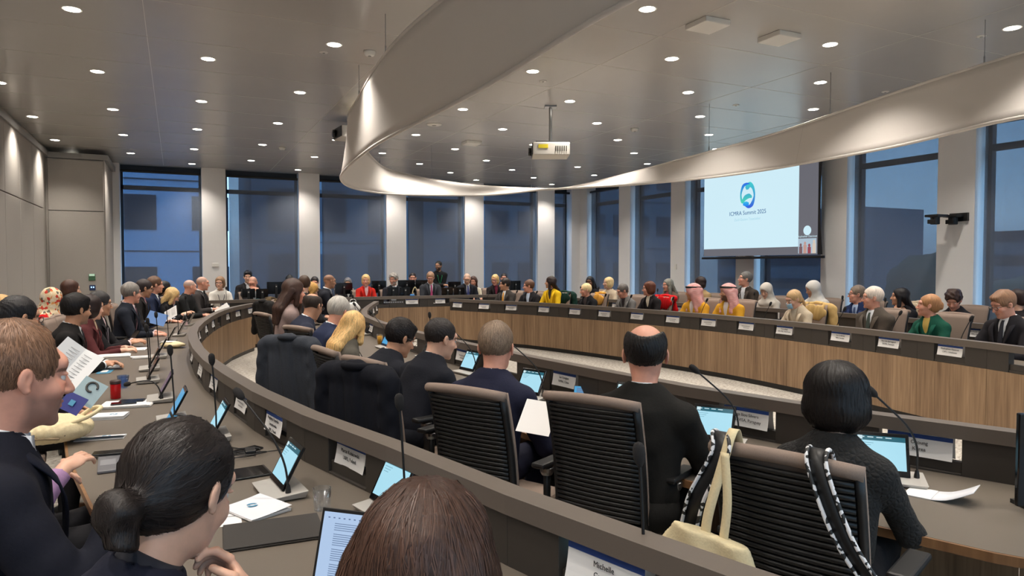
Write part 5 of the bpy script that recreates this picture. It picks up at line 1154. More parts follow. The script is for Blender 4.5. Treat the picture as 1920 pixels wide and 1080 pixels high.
# ---------------------------------------------------------------- name cards hung in the desk openings
def card(cv, u, lines, label, zr=ZR, hdr=(32, 66, 134), w=.27, h=.105, sides=(1, -1), txt=.024, ztop=None):
    p = cv.off(u, 0); n = cv.nor(u); rz = math.atan2(-n[0], n[1]); zt = ztop or zr-.068
    t_ = thing('name_card', label, 'name card', (p[0], p[1], zt-h), rz, 'paper name cards in the desk openings')
    m = MB(); nx_, nz_ = 8, 5
    for s_ in (1, -1):
        vs = []
        for j in range(nz_+1):
            for i in range(nx_+1):
                x = (i/nx_-.5)*w; f = 1-j/nz_; vs.append((x, s_*(.020+.012*f*f+.006*f*(2*x/w)**2), h*(1-f)))
        k0 = [(j*(nx_+1)+i, j*(nx_+1)+i+1, (j+1)*(nx_+1)+i+1, (j+1)*(nx_+1)+i) for j in range(nz_) for i in range(nx_)]
        m.add(vs, k0 if s_ < 0 else [q[::-1] for q in k0])
    m.add([(-w/2, .020, h), (w/2, .020, h), (w/2, -.020, h), (-w/2, -.020, h)], [(0, 1, 2, 3)])
    b_ = m.build('paper', M_white, t_)
    for s_ in sides:
        m = MB(); m.add([(-w/2, s_*.0215, h-.002), (w/2, s_*.0215, h-.002), (w/2, s_*.0228, h-.021), (-w/2, s_*.0228, h-.021)], [(0, 1, 2, 3)]); m.build('blue_header', mat('hdr_%d_%d_%d' % hdr, s2l(*hdr), .7), t_)
        if lines is None:
            m = MB()
            for r_, (a, b2) in enumerate(((-.30, .26), (-.2, .2))):
                z = h*.52-r_*.024; m.add([(w*a, s_*.0305, z), (w*b2, s_*.0305, z), (w*b2, s_*.0310, z-.009), (w*a, s_*.0310, z-.009)], [(0, 1, 2, 3)])
            m.build('blurred_print', mat('print_grey', s2l(165, 162, 162), .8), t_)
        else:
            for r_, ln in enumerate(lines):
                z = h*(.62 if len(lines) < 3 else .70)-r_*txt*1.22
                text('lettering', ln, txt, M_text, t_, (0, s_*(.027 if len(lines) < 3 else .0275)+s_*.007*(r_/2), z), (PI/2, 0, PI if s_ > 0 else 0), sx=.92)
    return t_
def at_u(cv, px, py, z=.78): return cv.near(at_z(px, py, z))
CD = [
 (OUTL, c_outl[0], ['Michelle', 'Canada'], 'white name card with blue header behind the bottom-right microphone'),
 (OUTL, c_outl[1], ['Hiiti Kono', 'JAPAN'], 'name card reading Kono behind the brown-haired woman at the bottom'),
 (OUTL, c_outl[2], ['Marcin Kołakowski', 'URPL, Poland'], 'name card reading Marcin Kołakowski, URPL, Poland'),
 (OUTL, c_outl[3], ['Magdalena Pajewska-', 'Lewandowska', 'URPL, Poland'], 'three-line name card reading URPL, Poland left of the Kołakowski card'),
 (OUTL, c_outl[4], None, 'curled name card behind the drooping microphone on the outer desk'),
 (OUTL, c_outl[5], None, 'strongly curled name card with pale blue header at the desk bend'),
 (OUTL, c_outl[6], None, 'narrow-looking name card at the desk bend above the curled one'),
 (OUTL, c_outl[7], None, 'narrow-looking name card nearest the cream pouch'),
 (OUTL, c_outl[8], None, 'name card on the walnut side, nearest of the row at the desk bend'),
 (OUTL, c_outl[9], None, 'name card on the walnut side, second from the desk bend'),
 (OUTL, c_outl[10], None, 'name card on the walnut side, third from the desk bend'),
 (OUTL, c_outl[12], None, 'name card on the walnut side just beyond the empty opening'),
 (OUTL, c_outl[13], None, 'name card on the walnut side, second beyond the empty opening'),
 (OUTL, c_outl[14], None, 'farthest name card on the walnut side, beside the ribbed chair top'),
 (INN, 2.62, ['Oyoung', 'Korea'], 'name card ending in oung, Korea, beside the right-hand tablet screen'),
 (INN, 3.47, ['Jorge Iliou Silvero', 'DINAVISA, Paraguay'], 'name card reading Jorge Iliou Silvero, Paraguay'),
 (INN, 5.03, ['Lan Gongtao', 'NMPA, China'], 'name card reading Lan Gongtao, NMPA, China'),
 (INN, 6.64, None, 'name card half behind the face of the man with rimless glasses'),
 (INN, 7.22, None, 'small name card between the two men in black suits'),
 (INN, 8.79, None, 'name card standing above the blue-lit tablet by the blonde woman'),
 (INN, 9.82, None, 'small name card by the end of the long blonde hair'),
 (INN, 13.5, None, 'name card near the far tip of the inner desk, left one'),
 (INN, 14.2, None, 'name card at the very tip of the inner desk'),
]
INFT = [None]*10+[['Ton de Boer', 'CBG-MEB, Netherlands'], ['Ann Lindberg', 'MPA, Sweden'], ['Nils Falk Bjerregaard', 'DKMA, Denmark'], ['Madinakhon Giyasova', 'CRPS, Uzbekistan']]
INFL = ['leftmost card on the walnut-fronted desk below the head table', 'card below the man in grey suit and orange tie', 'card below the man with red-framed glasses', 'card left below the yellow blazer', 'card below the dark green coat', 'card below the very short blonde hair', 'card below the woman with grey cardigan', 'card below the auburn bob', 'card below the first checked headcloth', 'card below the second checked headcloth',
        'name card reading Ton de Boer, Netherlands', 'name card reading Ann Lindberg, MPA, Sweden', 'name card reading Nils Falk Bjerregaard, Denmark', 'name card reading Madinakhon Giyasova, Uzbekistan']
for u, tx, lb in zip(c_inf, INFT, INFL): CD.append((INF, u, tx, 'white name '+lb if tx is None else lb))
for cv, u, tx, lb in CD: card(cv, u, tx, lb)
for px, py, tx, lb in [(771, 568, None, 'wide name card on the head desk right of the emblem'), (826, 567, None, 'wide name card on the head desk above the step to the walnut desk'), (428, 570, None, 'name card on the left part of the head desk')]:
    card(HEAD, HEAD.near(at_y(px, py, 14.6)), tx, lb, zr=.95)
for px, tx, lb in [(1083, None, 'name card on the second desk behind the dark green coat'), (1138, None, 'name card on the second desk below the beige blouse'), (1256, None, 'name card on the second desk below the pink dress'), (1518, None, 'name card on the second desk behind the masked woman'), (1674, ['Alar Irs', 'EU, MFA, Montenegro'], 'name card on the second desk left of the green jacket'), (1802, ['Åsa Kumlin Howell', 'MPA, Sweden'], 'name card on the second desk right of the green jacket')]:
    u = place(OUTR, 0, px)[0]; card(OUTR, o_outr[int(np.argmin([abs(u-x) for x in o_outr]))], tx, lb)
# emblem and lettering on the head desk front
eu = HEAD.near(at_y(738, 566, 14.6)); ep = HEAD.off(eu, -.034); en = HEAD.nor(eu)
t_ = thing('desk_emblem', 'small crown emblem above a line of lettering on the head desk', 'emblem', (ep[0], ep[1], .86), math.atan2(-en[0], en[1]))
m = MB(); m.add([(-.05, 0, 0), (.05, 0, 0), (.065, 0, .05), (.03, 0, .03), (0, 0, .065), (-.03, 0, .03), (-.065, 0, .05)], [tuple(range(7))]); m.build('crown', M_steel, t_)
m = MB()
for i in range(9): m.bbox(-.22+i*.049, -.185+i*.049, -.002, 0, -.05, -.022)
m.build('lettering', M_steel, t_)
# ---------------------------------------------------------------- conference units: base, tilted screen, gooseneck microphone
M_scr = mat('screen_page', (0, 0, 0), .2, emit=s2l(170, 222, 240), estr=1.0); M_scr_h = mat('screen_header', (0, 0, 0), .2, emit=s2l(45, 110, 128), estr=.8); M_scr_b = mat('screen_blue', (0, 0, 0), .2, emit=s2l(80, 165, 215), estr=.9)
M_scr_p = mat('screen_mauve', (0, 0, 0), .2, emit=s2l(120, 95, 125), estr=.5)
M_foam = mat('mic_foam', s2l(34, 32, 32), .95, noise=.2, nscale=400, bump=.4); M_base = mat('unit_base', s2l(176, 172, 166), .4, metal=.1)
def make_unit(scr=0, mic='bend', detail=True):
    t_ = thing('conference_unit', 'x', 'conference unit')
    m = MB(); m.hexa([(-.13, -.075, .004), (.13, -.075, .004), (.13, .075, .004), (-.13, .075, .004), (-.14, -.085, .020), (.14, -.085, .020), (.14, .085, .034), (-.14, .085, .034)]); m.build('base', M_base, t_, bevel=.004)
    m = MB(); m.hexa([(-.115, -.06, 0), (.115, -.06, 0), (.115, .07, 0), (-.115, .07, 0), (-.125, -.07, .006), (.125, -.07, .006), (.125, .078, .006), (-.125, .078, .006)]); m.build('foot', M_black, t_)
    T = Matrix.Translation((-.03, -.01, .030)) @ Matrix.Rotation(math.radians(-28), 4, 'X')
    def tb(mm, x0, x1, y0, y1, z0, z1): mm.hexa([T @ Vector(v) for v in ((x0, y0, z0), (x1, y0, z0), (x1, y1, z0), (x0, y1, z0), (x0, y0, z1), (x1, y0, z1), (x1, y1, z1), (x0, y1, z1))])
    m = MB(); tb(m, -.11, .11, 0, .012, 0, .19); s_ = m.build('screen', M_blackgl, t_, bevel=.003)
    pm = [M_scr, M_scr_b, M_scr_p, M_blackgl][scr]
    m = MB(); tb(m, -.096, .096, -.0015, -.0005, .024, .150 if scr < 1 else .172); m.build('screen_page', pm, s_)
    if scr == 0:
        m = MB(); tb(m, -.096, .096, -.0015, -.0005, .150, .172); m.build('screen_header', M_scr_h, s_)
        m = MB()
        for i in range(4): tb(m, -.09+i*.036, -.066+i*.036, -.0022, -.001, .163, .167)
        tb(m, -.094, -.074, -.0022, -.001, .154, .171)
        m.build('header_tabs', mat('tab_white', (0, 0, 0), .3, emit=s2l(200, 225, 232)), s_)
        m = MB()
        for i in range(3): tb(m, -.085, -.03-.01*i, -.0022, -.001, .138-.010*i, .140-.010*i)
        m.build('page_text', mat('page_text', (0, 0, 0), .3, emit=s2l(110, 160, 180)), s_)
    if mic:
        m = MB(); m.lathe([(.012, .022), (.011, .040), (.007, .060)], c=(.105, .01, 0), n=12); g = m.build('mic_socket', M_black, t_)
        if mic == 'bend': pts = [(.105, .01, .05), (.105, .0, .13), (.09, -.02, .20), (.05, -.05, .27), (-.02, -.095, .345), (-.075, -.13, .40)]
        elif mic == 'tall': pts = [(.105, .01, .05), (.105, .01, .15), (.104, .005, .25), (.102, .0, .35), (.10, -.005, .425)]
        elif mic == 'lean': pts = [(.105, .01, .05), (.10, -.0, .15), (.085, -.012, .23), (.06, -.03, .31), (.03, -.05, .39)]
        else: pts = [(.105, .01, .05), (.105, -.01, .11), (.08, -.05, .15), (.02, -.12, .145), (-.07, -.19, .12)]
        m = MB(); m.tube([tuple(p) for p in catmull(pts, 4)], .0045, 7); m.build('gooseneck', M_black, t_, True)
        a, b_ = Vector(pts[-2]), Vector(pts[-1]); dd = (b_-a).normalized(); m = MB()
        m.tube([b_-dd*.012, b_-dd*.004, b_+dd*.006, b_+dd*.022, b_+dd*.040, b_+dd*.050, b_+dd*.054], [.006, .011, .0155, .017, .016, .011, .003], 14); m.build('foam_head', M_foam, t_, True)
    return t_
UN = {}
def unit(label, xyz, heading, scr=0, mic='bend', group='tablet conference units with gooseneck microphones'):
    key = (scr, mic)
    if key not in UN: UN[key] = make_unit(scr, mic); t_ = UN[key]
    else: t_ = copy_tree(UN[key])
    t_.location = xyz; t_.rotation_euler = (0, 0, heading-PI/2); t_['label'] = label; t_['group'] = group; return t_
def unit_px(label, px, py, cv, turn=0., **k):
    p = at_z(px, py, (ZD+.02)); u = cv.near(p); n = cv.nor(u); unit(label, (p[0], p[1], ZD), math.atan2(-n[1], -n[0])+turn, **k)
for a in [("conference unit with lit page and drooping microphone before the bun-haired woman", 524, 915, OUTL, -.15, 0, 'bend'),
          ("conference unit with lit page half behind the bun-haired woman's head", 398, 815, OUTL, -.1, 0, 'tall'),
          ('conference unit with blue-lit screen right of the notepad and phones', 322, 785, OUTL, -.1, 1, 'tall'),
          ('conference unit with mauve screen and bent microphone beside the blue glass', 300, 745, OUTL, -.1, 2, 'droop'),
          ('conference unit with dark screen beyond the blue glass', 277, 711, OUTL, 0, 3, 'tall'),
          ('conference unit with dark screen, second beyond the blue glass', 280, 689, OUTL, 0, 3, 'tall'),
          ('conference unit with dark screen beside the cream pouch', 296, 667, OUTL, 0, 3, 'tall'),
          ('conference unit with dark screen in front of the tablet stand', 316, 640, OUTL, 0, 3, 'tall'),
          ('conference unit with dark screen near the plastic bottle', 335, 627, OUTL, 0, 3, 'tall'),
          ('conference unit with dark screen beyond the plastic bottle', 352, 608, OUTL, 0, 3, 'tall'),
          ('conference unit before the bald man in black jacket', 388, 590, OUTL, 0, 3, 'tall'),
          ('conference unit behind the brown-haired head at the bottom, tall microphone', 728, 955, OUTL, 0, 0, 'tall'),
          ('conference unit with teal-headed screen at the bottom edge, tall microphone', 1150, 1120, OUTL, -.1, 0, 'tall'),
          ('conference unit with bright page right of the lace-jacketed woman', 1668, 895, INN, .35, 0, 'bend'),
          ('conference unit with bright page beside the Silvero name card', 1345, 828, INN, .35, 0, 'bend'),
          ('conference unit with lit page right of the man with thinning hair', 995, 742, INN, .25, 0, 'bend'),
          ('conference unit hidden behind the man with bald crown', 1180, 775, INN, .25, 0, 'lean'),
          ('conference unit with lit page before the man with rimless glasses', 878, 697, INN, .1, 0, 'bend'),
          ('conference unit with blue-lit screen between the blonde woman and wire glasses', 722, 650, INN, 0, 1, 'bend'),
          ('conference unit at the bend of the inner desk with dark screen', 686, 625, INN, 0, 3, 'bend'),
          ('conference unit behind the two men in black suits, microphone upright', 800, 668, INN, 0, 3, 'tall'),
          ('farther dark conference unit on the inner desk beside a white bag', 668, 598, INN, 0, 3, 'lean'),
          ('farthest dark conference unit on the inner desk', 665, 585, INN, 0, 3, 'lean')]:
    unit_px(a[0], a[1], a[2], a[3], a[4], scr=a[5], mic=a[6])
for r in PEOPLE:
    if r['cv'] in (INF, OUTR) or (r['cv'] is HEAD and 'woman' in r['d']):
        cv = r['cv']; n_ = cv.nor(r['u']); u = r['u']+.12; p = cv.off(u, .30 if cv is not OUTR else .25)
        unit('conference unit with dark back, before the '+' '.join(r['d'].split()[:9]), (p[0], p[1], ZD if cv is not HEAD else .72), math.atan2(-n_[1], -n_[0]), scr=3, mic='lean' if cv is INF else 'tall')
# ---------------------------------------------------------------- monitors seen from behind
def monitor(label, x0, x1, y0, y1, Y, split=True, zd=.74):
    a, b_ = at_y(x0, y0, Y), at_y(x1, y1, Y); w = b_[0]-a[0]; h = a[2]-b_[2]
    t_ = thing('monitor', label, 'monitor', ((a[0]+b_[0])/2, Y, zd), group='black monitors seen from behind'); z0 = b_[2]-zd
    m = MB(); m.box((0, 0, z0+h/2), (w, .03, h)); m.box((0, .02, z0+h/2), (w*.7, .03, h*.6)); m.build('panel', M_blackgl, t_, bevel=.006)
    m = MB(); m.box((0, -.03, z0+h*.35), (.05, .03, h*.9+z0*.0)); m.box((0, -.02, z0*.5+.01), (.05, .03, max(.02, z0+.05))); m.box((0, -.02, .006), (.22, .16, .012)); m.build('stand', M_black, t_, bevel=.003)
    m = MB(); m.lathe([(.014, 0), (.014, .004)], c=(0, -.047, z0+h*.62), n=12, M=Matrix.Rotation(PI/2, 3, 'X')); m.build('badge', M_silver, t_)
for a in [('black monitor back on the head desk before the bald man', 453, 478.5, 541.5, 558, 15.0, True, .72), ('black monitor back on the head desk, right twin by the bald man', 480, 503, 541.5, 558, 15.0, True, .72),
          ('black monitor back on the head desk before the curly grey hair', 726, 747, 538.5, 553.5, 15.0, True, .72), ('black monitor back right of the curly-haired man', 749.5, 769, 538.5, 553.5, 15.0, True, .72),
          ('black monitor back on the head desk left of the bald man in blue tie', 828, 849, 539, 553.5, 15.0, True, .72), ('black monitor back touching the bald man in blue tie', 851, 871, 539, 553.5, 15.0, True, .72),
          ('wide black rear monitor right of the bald man', 500, 535, 528.5, 551, 16.15), ('wide black rear monitor left of the red jacket', 628, 661, 530.5, 551, 16.15),
          ('wide black rear monitor right of the red jacket', 696, 724, 526.5, 549, 16.15), ('wide black rear monitor under the peeking man', 746, 778, 525, 549, 16.15), ('wide black rear monitor left of the standing man', 779, 802, 525, 549, 16.15),
          ('black rear monitor between standing man and bald man', 840, 864, 528, 549, 16.15), ('small black rear monitor left of the second far-right column', 956, 976, 526.5, 545, 16.15)]:
    monitor(*a)
# ---------------------------------------------------------------- things lying on the desks
TZ = ZD+.001
def lie(name, label, cat, px, py, rz, z=TZ, group=None): p = at_z(px, py, z); return thing(name, label, cat, (p[0], p[1], z), rz, group)
V0 = HDG-PI/2                                # rotation that points local +Y away from the camera
M_cover = mat('booklet_cover', s2l(222, 224, 230), .5); M_teal = mat('cover_teal', s2l(70, 140, 175), .5); M_cream = mat('canvas_cream', s2l(222, 205, 165), .9, noise=.08, nscale=150, bump=.3)
M_ltop = mat('laptop_grey', s2l(120, 120, 124), .4, metal=.4); M_key = mat('keyboard_black', s2l(28, 28, 30), .5)
def emblem(m_, parent, x, y, z, r):
    m = MB()
    for s_ in (0, PI): m.add([(x+r*math.cos(a+s_)*(1 if k < 10 else .45), y+r*math.sin(a+s_)*(1 if k < 10 else .45), z) for k, a in enumerate(list(np.linspace(0, 2.4, 10))+list(np.linspace(2.4, .2, 10)))], [tuple(range(20))])
    m.build('cover_emblem', m_, parent)
def sheets(t_, w, d, h, n, m_=None, jit=.004, name='page_block'):
    rn = random.Random(5); m = MB()
    for i in range(n): m.box((rn.uniform(-jit, jit), rn.uniform(-jit, jit), h*(i+.5)/n), (w, d, h/n*.8))
    return m.build(name, m_ or M_white, t_)
def booklet(label, px, py, rz, w=.15, d=.21, h=.006, open_=0., cat='booklet', logo=True, z=TZ):
    t_ = lie('booklet', label, cat, px, py, rz, z); sheets(t_, w-.004, d-.004, h, 5)
    m = MB(); n = 8
    for i in range(n):
        x0, x1 = -w/2+w*i/n, -w/2+w*(i+1)/n; f0, f1 = ((i/n)**2)*open_, (((i+1)/n)**2)*open_
        m.hexa([(x0, -d/2, h+f0), (x1, -d/2, h+f1), (x1, d/2, h+f1), (x0, d/2, h+f0), (x0, -d/2, h+f0+.001), (x1, -d/2, h+f1+.001), (x1, d/2, h+f1+.001), (x0, d/2, h+f0+.001)])
    m.build('cover', M_cover, t_)
    if logo: emblem(M_teal, t_, 0, d*.12, h+.0025+open_*.3, .022)
    return t_
booklet('white booklet with blue emblem beside the black folder', 480, 957, V0+.9, .17, .22, .010, .012)
booklet('folded white leaflet with small blue emblem left of the grey laptop', 188, 822, V0-1.25, .10, .24, .004, .016)
t_ = lie('book', 'thick pale book with blue emblem right of the cream bag', 'book', 203, 783, V0-1.3); sheets(t_, .13, .20, .016, 6); m = MB(); m.box((0, 0, .018), (.135, .205, .003)); m.box((0, 0, .001), (.135, .205, .002)); m.box((-.067, 0, .009), (.003, .205, .018)); m.build('cover', M_cover, t_); emblem(M_teal, t_, 0, .03, .0205, .022)
t_ = lie('note_sheet', 'small white card half under the booklet by the bun-haired woman', 'paper', 425, 975, V0+.4); sheets(t_, .10, .14, .001, 1, name='sheet'); m = MB(); m.box((0, .03, .0015), (.06, .004, .0004)); m.build('printed_line', M_text, t_)
t_ = lie('folder', 'closed dark brown folder in front of the bun-haired woman', 'folder', 512, 1000, V0-1.17); m = MB(); m.box((0, 0, .004), (.24, .33, .006)); m.build('back_cover', M_dark, t_, bevel=.002); m = MB(); m.box((0, .002, .0105), (.238, .328, .004)); m.build('front_cover', mat('folder_brown', s2l(46, 42, 39), .65), t_, bevel=.0015)
# notepad with two phones, thermos, glass
t_ = lie('notepad', 'thick white notepad with two phones on it', 'notepad', 240, 760, V0-1.25); sheets(t_, .21, .30, .016, 6, jit=.006); m = MB(); m.box((0, -.01, .017), (.20, .28, .002)); m.build('cover_sheet', M_cover, t_)
def phone(label, px, py, rz, z, glow=False):
    t_ = lie('smartphone', label, 'phone', px, py, rz, z); m = MB(); m.box((0, 0, .004), (.074, .152, .008)); m.build('body', M_black, t_, bevel=.003); m = MB(); m.box((0, 0, .0083), (.068, .144, .0006)); m.build('display', M_scr_b if glow else M_blackgl, t_)
phone('black phone on the notepad, left one', 232, 757, V0-1.1, TZ+.019); phone('black phone on the notepad, right one', 248, 752, V0-1.3, TZ+.019)
t_ = lie('thermos_cup', 'bright red thermos cup with dark lid', 'cup', 217, 747, V0); m = MB(); m.lathe([(.030, 0), (.033, .004), (.034, .10), (.033, .105)], n=24); m.build('body', mat('red_enamel', s2l(196, 14, 22), .25), t_, True); m = MB(); m.lathe([(.035, .105), (.036, .108), (.036, .124), (.031, .130)], n=24); m.build('lid', mat('lid_brown', s2l(60, 40, 38), .4), t_, True)
def glass_mat(name, col):
    m = bpy.data.materials.new(name); m.use_nodes = True; t = m.node_tree; t.nodes.clear(); o = t.nodes.new('ShaderNodeOutputMaterial'); a = t.nodes.new('ShaderNodeBsdfTransparent'); g = t.nodes.new('ShaderNodeBsdfGlossy'); x = t.nodes.new('ShaderNodeMixShader'); fr = t.nodes.new('ShaderNodeLayerWeight'); fr.inputs[0].default_value = .35; a.inputs[0].default_value = (*[c**.4 for c in col], 1); g.inputs['Roughness'].default_value = .05; g.inputs['Color'].default_value = (.9, .95, 1, 1); t.links.new(fr.outputs['Facing'], x.inputs[0]); t.links.new(a.outputs[0], x.inputs[1]); t.links.new(g.outputs[0], x.inputs[2]); t.links.new(x.outputs[0], o.inputs[0]); return m
def tumbler(label, px, py, r0, r1, h, m_, z=TZ):
    t_ = lie('drinking_glass', label, 'glass', px, py, V0, z); m = MB(); pr = [(r0, 0), (r1, h), (r1-.002, h), (r0-.004, .010)]; m.lathe(pr, n=24); m.f = m.f[:-2]; m.f.append(tuple(range(23, -1, -1))); m.f.append(tuple(3*24+k for k in range(24))); m.build('glass_wall', m_, t_, True)
    m = MB()
    for k in range(8): a = 2*PI*k/8; m.tube([(r0*1.0*math.cos(a), r0*math.sin(a), .008), ((r0+r1)/2*math.cos(a), (r0+r1)/2*math.sin(a), h*.55)], .0016, 5)
    m.build('cut_facets', m_, t_)
tumbler('blue cut-glass tumbler behind the red thermos cup', 231, 727, .030, .042, .095, glass_mat('blue_glass', (.25, .45, .95)))
tumbler('clear water glass beside the front conference unit', 604, 955, .030, .035, .085, glass_mat('clear_glass', (.97, .98, 1)))
# laptops
def laptop(label, px, py, rz, page=None, ang=105, scl=1., closed=False):
    t_ = lie('laptop', label, 'laptop', px, py, rz); w, d = .31*scl, .215*scl
    m = MB(); m.box((0, 0, .007), (w, d, .012)); m.build('base', M_ltop, t_, bevel=.003)
    kb = thing if 0 else None; m = MB()
    for i in range(12):
        for j in range(5): m.box((-w*.44+i*w*.08, d*.36-j*d*.095, .0138), (w*.066, d*.075, .0018))
    m.build('keyboard', M_key, t_)
    m = MB(); m.box((0, -d*.30, .0135), (w*.34, d*.30, .0008)); m.build('trackpad', mat('trackpad_grey', s2l(138, 138, 142), .35), t_)
    T = Matrix.Translation((0, d/2, .012)) @ Matrix.Rotation(math.radians(ang-90)*-1, 4, 'X')
    def tb(mm, x0, x1, y0, y1, z0, z1): mm.hexa([T @ Vector(v) for v in ((x0, y0, z0), (x1, y0, z0), (x1, y1, z0), (x0, y1, z0), (x0, y0, z1), (x1, y0, z1), (x1, y1, z1), (x0, y1, z1))])
    m = MB(); tb(m, -w/2, w/2, 0, .006, 0, d); l_ = m.build('lid', M_black, t_, bevel=.002)
    if page:
        m = MB(); tb(m, -w*.47, w*.47, -.001, -.0003, d*.05, d*.95); m.build('screen_page', page, l_)
        m = MB(); rn = random.Random(4)
        for r_ in range(26):
            if r_ % 7 == 4: continue
            z = d*(.80-.028*r_); tb(m, -w*.34, w*(.34-rn.random()*.25), -.0016, -.0010, z, z+.0018)
        for i in range(14): tb(m, -w*.42+i*w*.055, -w*.40+i*w*.055, -.0016, -.0010, d*.87, d*.885)
        m.build('document_text', mat('document_text', (0, 0, 0), .5, emit=s2l(95, 115, 150)), l_)
    return t_
M_doc = mat('document_page', (0, 0, 0), .2, emit=s2l(176, 200, 232), estr=1.)
laptop('open laptop showing a text document at the bottom', 634, 1148, V0-.30, M_doc, 108, 1.0)
laptop('grey open laptop beside the balding man, seen by its trackpad', 232, 868, V0-1.05, M_scr_b, 120)
phone('black phone lying on the keyboard of the grey laptop', 206, 850, V0-1.2, TZ+.016)
laptop('laptop with blue screen behind the bun-haired woman', 318, 835, V0-.35, M_scr_b, 115, .62)
t_ = lie('tablet', 'black tablet lying flat under the tangled cables', 'tablet', 452, 890, V0-1.0); m = MB(); m.box((0, 0, .004), (.17, .24, .008)); m.build('body', M_black, t_, bevel=.003); m = MB(); m.box((0, 0, .0085), (.155, .22, .0006)); m.build('display', M_blackgl, t_)
rn = random.Random(9)
p0 = at_z(450, 855, TZ)
t_ = thing('cable_tangle', 'loops of thin black charging cable beside the flat tablet', 'cable', (p0[0], p0[1], TZ)); pts = [(.09*math.cos(a*1.0)*(1+.25*math.sin(a*.37))+.02*math.sin(a*2.3), .06*math.sin(a)*(1+.3*math.cos(a*.61))+.03*math.cos(a*.45), .004+.012*abs(math.sin(a*.8))) for a in np.linspace(0, 22, 110)]
m = MB(); m.tube([(-.05, .22, .003)]+pts+[(.18, .02, .003), (.30, .03, .003)], .0022, 6); m.build('cord', M_black, t_, True); m = MB(); m.box((.05, .03, .012), (.05, .09, .022)); m.build('adapter', M_black, t_, bevel=.004)
m = MB(); m.tube([(-.05, .03, .006), (-.075, .02, .006)], .006, 8); m.build('orange_plug', mat('plug_orange', s2l(210, 90, 40), .4), t_)
phone('black phone before the tangled cables', 462, 845, V0-.6, TZ+.001)
# cream woven handbag
p0 = at_z(112, 832, TZ); t_ = thing('handbag', 'cream woven leather handbag lying on the desk', 'handbag', (p0[0]-.05, p0[1]+.05, TZ), V0-1.35)
G = Field(np.arange(-.22, .22, .006), np.arange(-.26, .28, .006), np.arange(-.02, .20, .006))
G.ell((0, 0, .075), (.16, .21, .075), k=.02, nz=lambda P: .0035*np.sin(P[..., 0]*170)*np.sin(P[..., 1]*170)+.004*np.sin(P[..., 1]*30+P[..., 0]*40)); G.cap((-.08, -.12, .08), (.09, -.10, .07), .04, .04, k=.04); G.half((0, 0, .002), (0, 0, -1), k=.004)
bm_, _ = G.mesh('bag_body'); link('bag_body', bm_, M_cream, t_)
m = MB(); m.tube([tuple(p) for p in catmull([(-.10, .08, .09), (-.13, .16, .15), (-.03, .24, .17), (.06, .20, .14), (.08, .09, .10)], 5)], .011, 8); m.build('handle', M_cream, t_, True)
m = MB(); m.tube([tuple(p) for p in catmull([(-.14, -.1, .07), (-.05, -.02, .115), (.06, .06, .11), (.13, .12, .06)], 5)], .004, 6); m.build('zip', M_dark, t_, True)
m = MB(); m.tube([tuple(p) for p in catmull([(.148, -.10, .05), (.156, 0, .055), (.148, .10, .05)], 5)], .007, 6); m.build('leather_trim', mat('trim_taupe', s2l(150, 130, 100), .7), t_, True)
# cream pouch
p0 = at_z(325, 652, TZ); t_ = thing('canvas_pouch', 'cream folded canvas pouch near the desk bend', 'pouch', (p0[0], p0[1], TZ), V0); G = Field(np.arange(-.2, .2, .009), np.arange(-.14, .14, .009), np.arange(-.02, .12, .009)); G.ell((0, 0, .035), (.14, .09, .035), k=.02, nz=fnoise(.008, 50)); G.half((0, 0, .002), (0, 0, -1), k=.004); bm_, _ = G.mesh('pouch_body'); link('pouch_body', bm_, M_cream, t_); m = MB(); m.hexa([(-.12, -.05, .066), (.0, -.06, .066), (.02, .05, .066), (-.10, .06, .066), (-.12, -.05, .074), (.0, -.06, .074), (.02, .05, .074), (-.10, .06, .074)]); m.build('flap', M_white, t_, bevel=.003)
# held sheets and leaflets
def held(name, label, cat, px, py, D, w, h, yaw, pitch, roll, m_=M_white, fold=.0, lines=True):
    p = at_d(px, py, D); t_ = thing(name, label, cat, tuple(p)); t_.rotation_euler = (pitch, roll, V0+yaw); m = MB()
    for s_ in (-1, 1): m.hexa([(0, 0, -h/2), (s_*w/2, fold, -h/2), (s_*w/2, fold+.001, -h/2), (0, .001, -h/2), (0, 0, h/2), (s_*w/2, fold, h/2), (s_*w/2, fold+.001, h/2), (0, .001, h/2)])
    m.build('sheet', m_, t_)
    if lines:
        m = MB()
        for k in range(9): z = h*.36-k*h*.075; m.box((-w*.22, fold*.45-.002, z), (w*.34, .0006, .0025)); m.box((w*.22, fold*.45-.002, z), (w*.30, .0006, .0025))
        m.build('print', mat('print_grey', s2l(165, 162, 162), .8), t_)
    return t_
held('paper_sheet', 'open white programme held beside the balding man', 'paper', 130, 688, 2.7, .155, .18, .25, -.55, .62, fold=-.02)
t_ = held('booklet', 'grey booklet with dark emblem held over the desk', 'booklet', 166, 735, 2.5, .085, .095, .1, -.6, .5, mat('cover_grey', s2l(150, 172, 178), .5), lines=False); m = MB(); m.tube([(.018*math.cos(a), -.003, .018*math.sin(a)+.02) for a in np.linspace(0, 5.2, 14)], .004, 5); m.build('cover_emblem', M_dark, t_)
t_ = held('leaflet', 'dark blue leaflet with a pale square held below the grey booklet', 'leaflet', 136, 756, 2.45, .085, .065, -.2, -.6, .35, mat('leaflet_blue', s2l(36, 44, 120), .5), lines=False); m = MB(); m.box((.0, -.004, -.0), (.02, .001, .02)); m.build('pale_square', M_teal, t_)
held('paper_sheet', 'white sheet held by the man with thinning hair', 'paper', 1008, 782, 3.5, .17, .21, -.3, -.9, .1, lines=False)
held('leaflet', 'blue and white leaflet held by the woman with glasses, left row', 'leaflet', 294, 597, 8.6, .22, .16, .2, -.5, .3, mat('leaflet_mid', s2l(90, 130, 190), .5), lines=False)
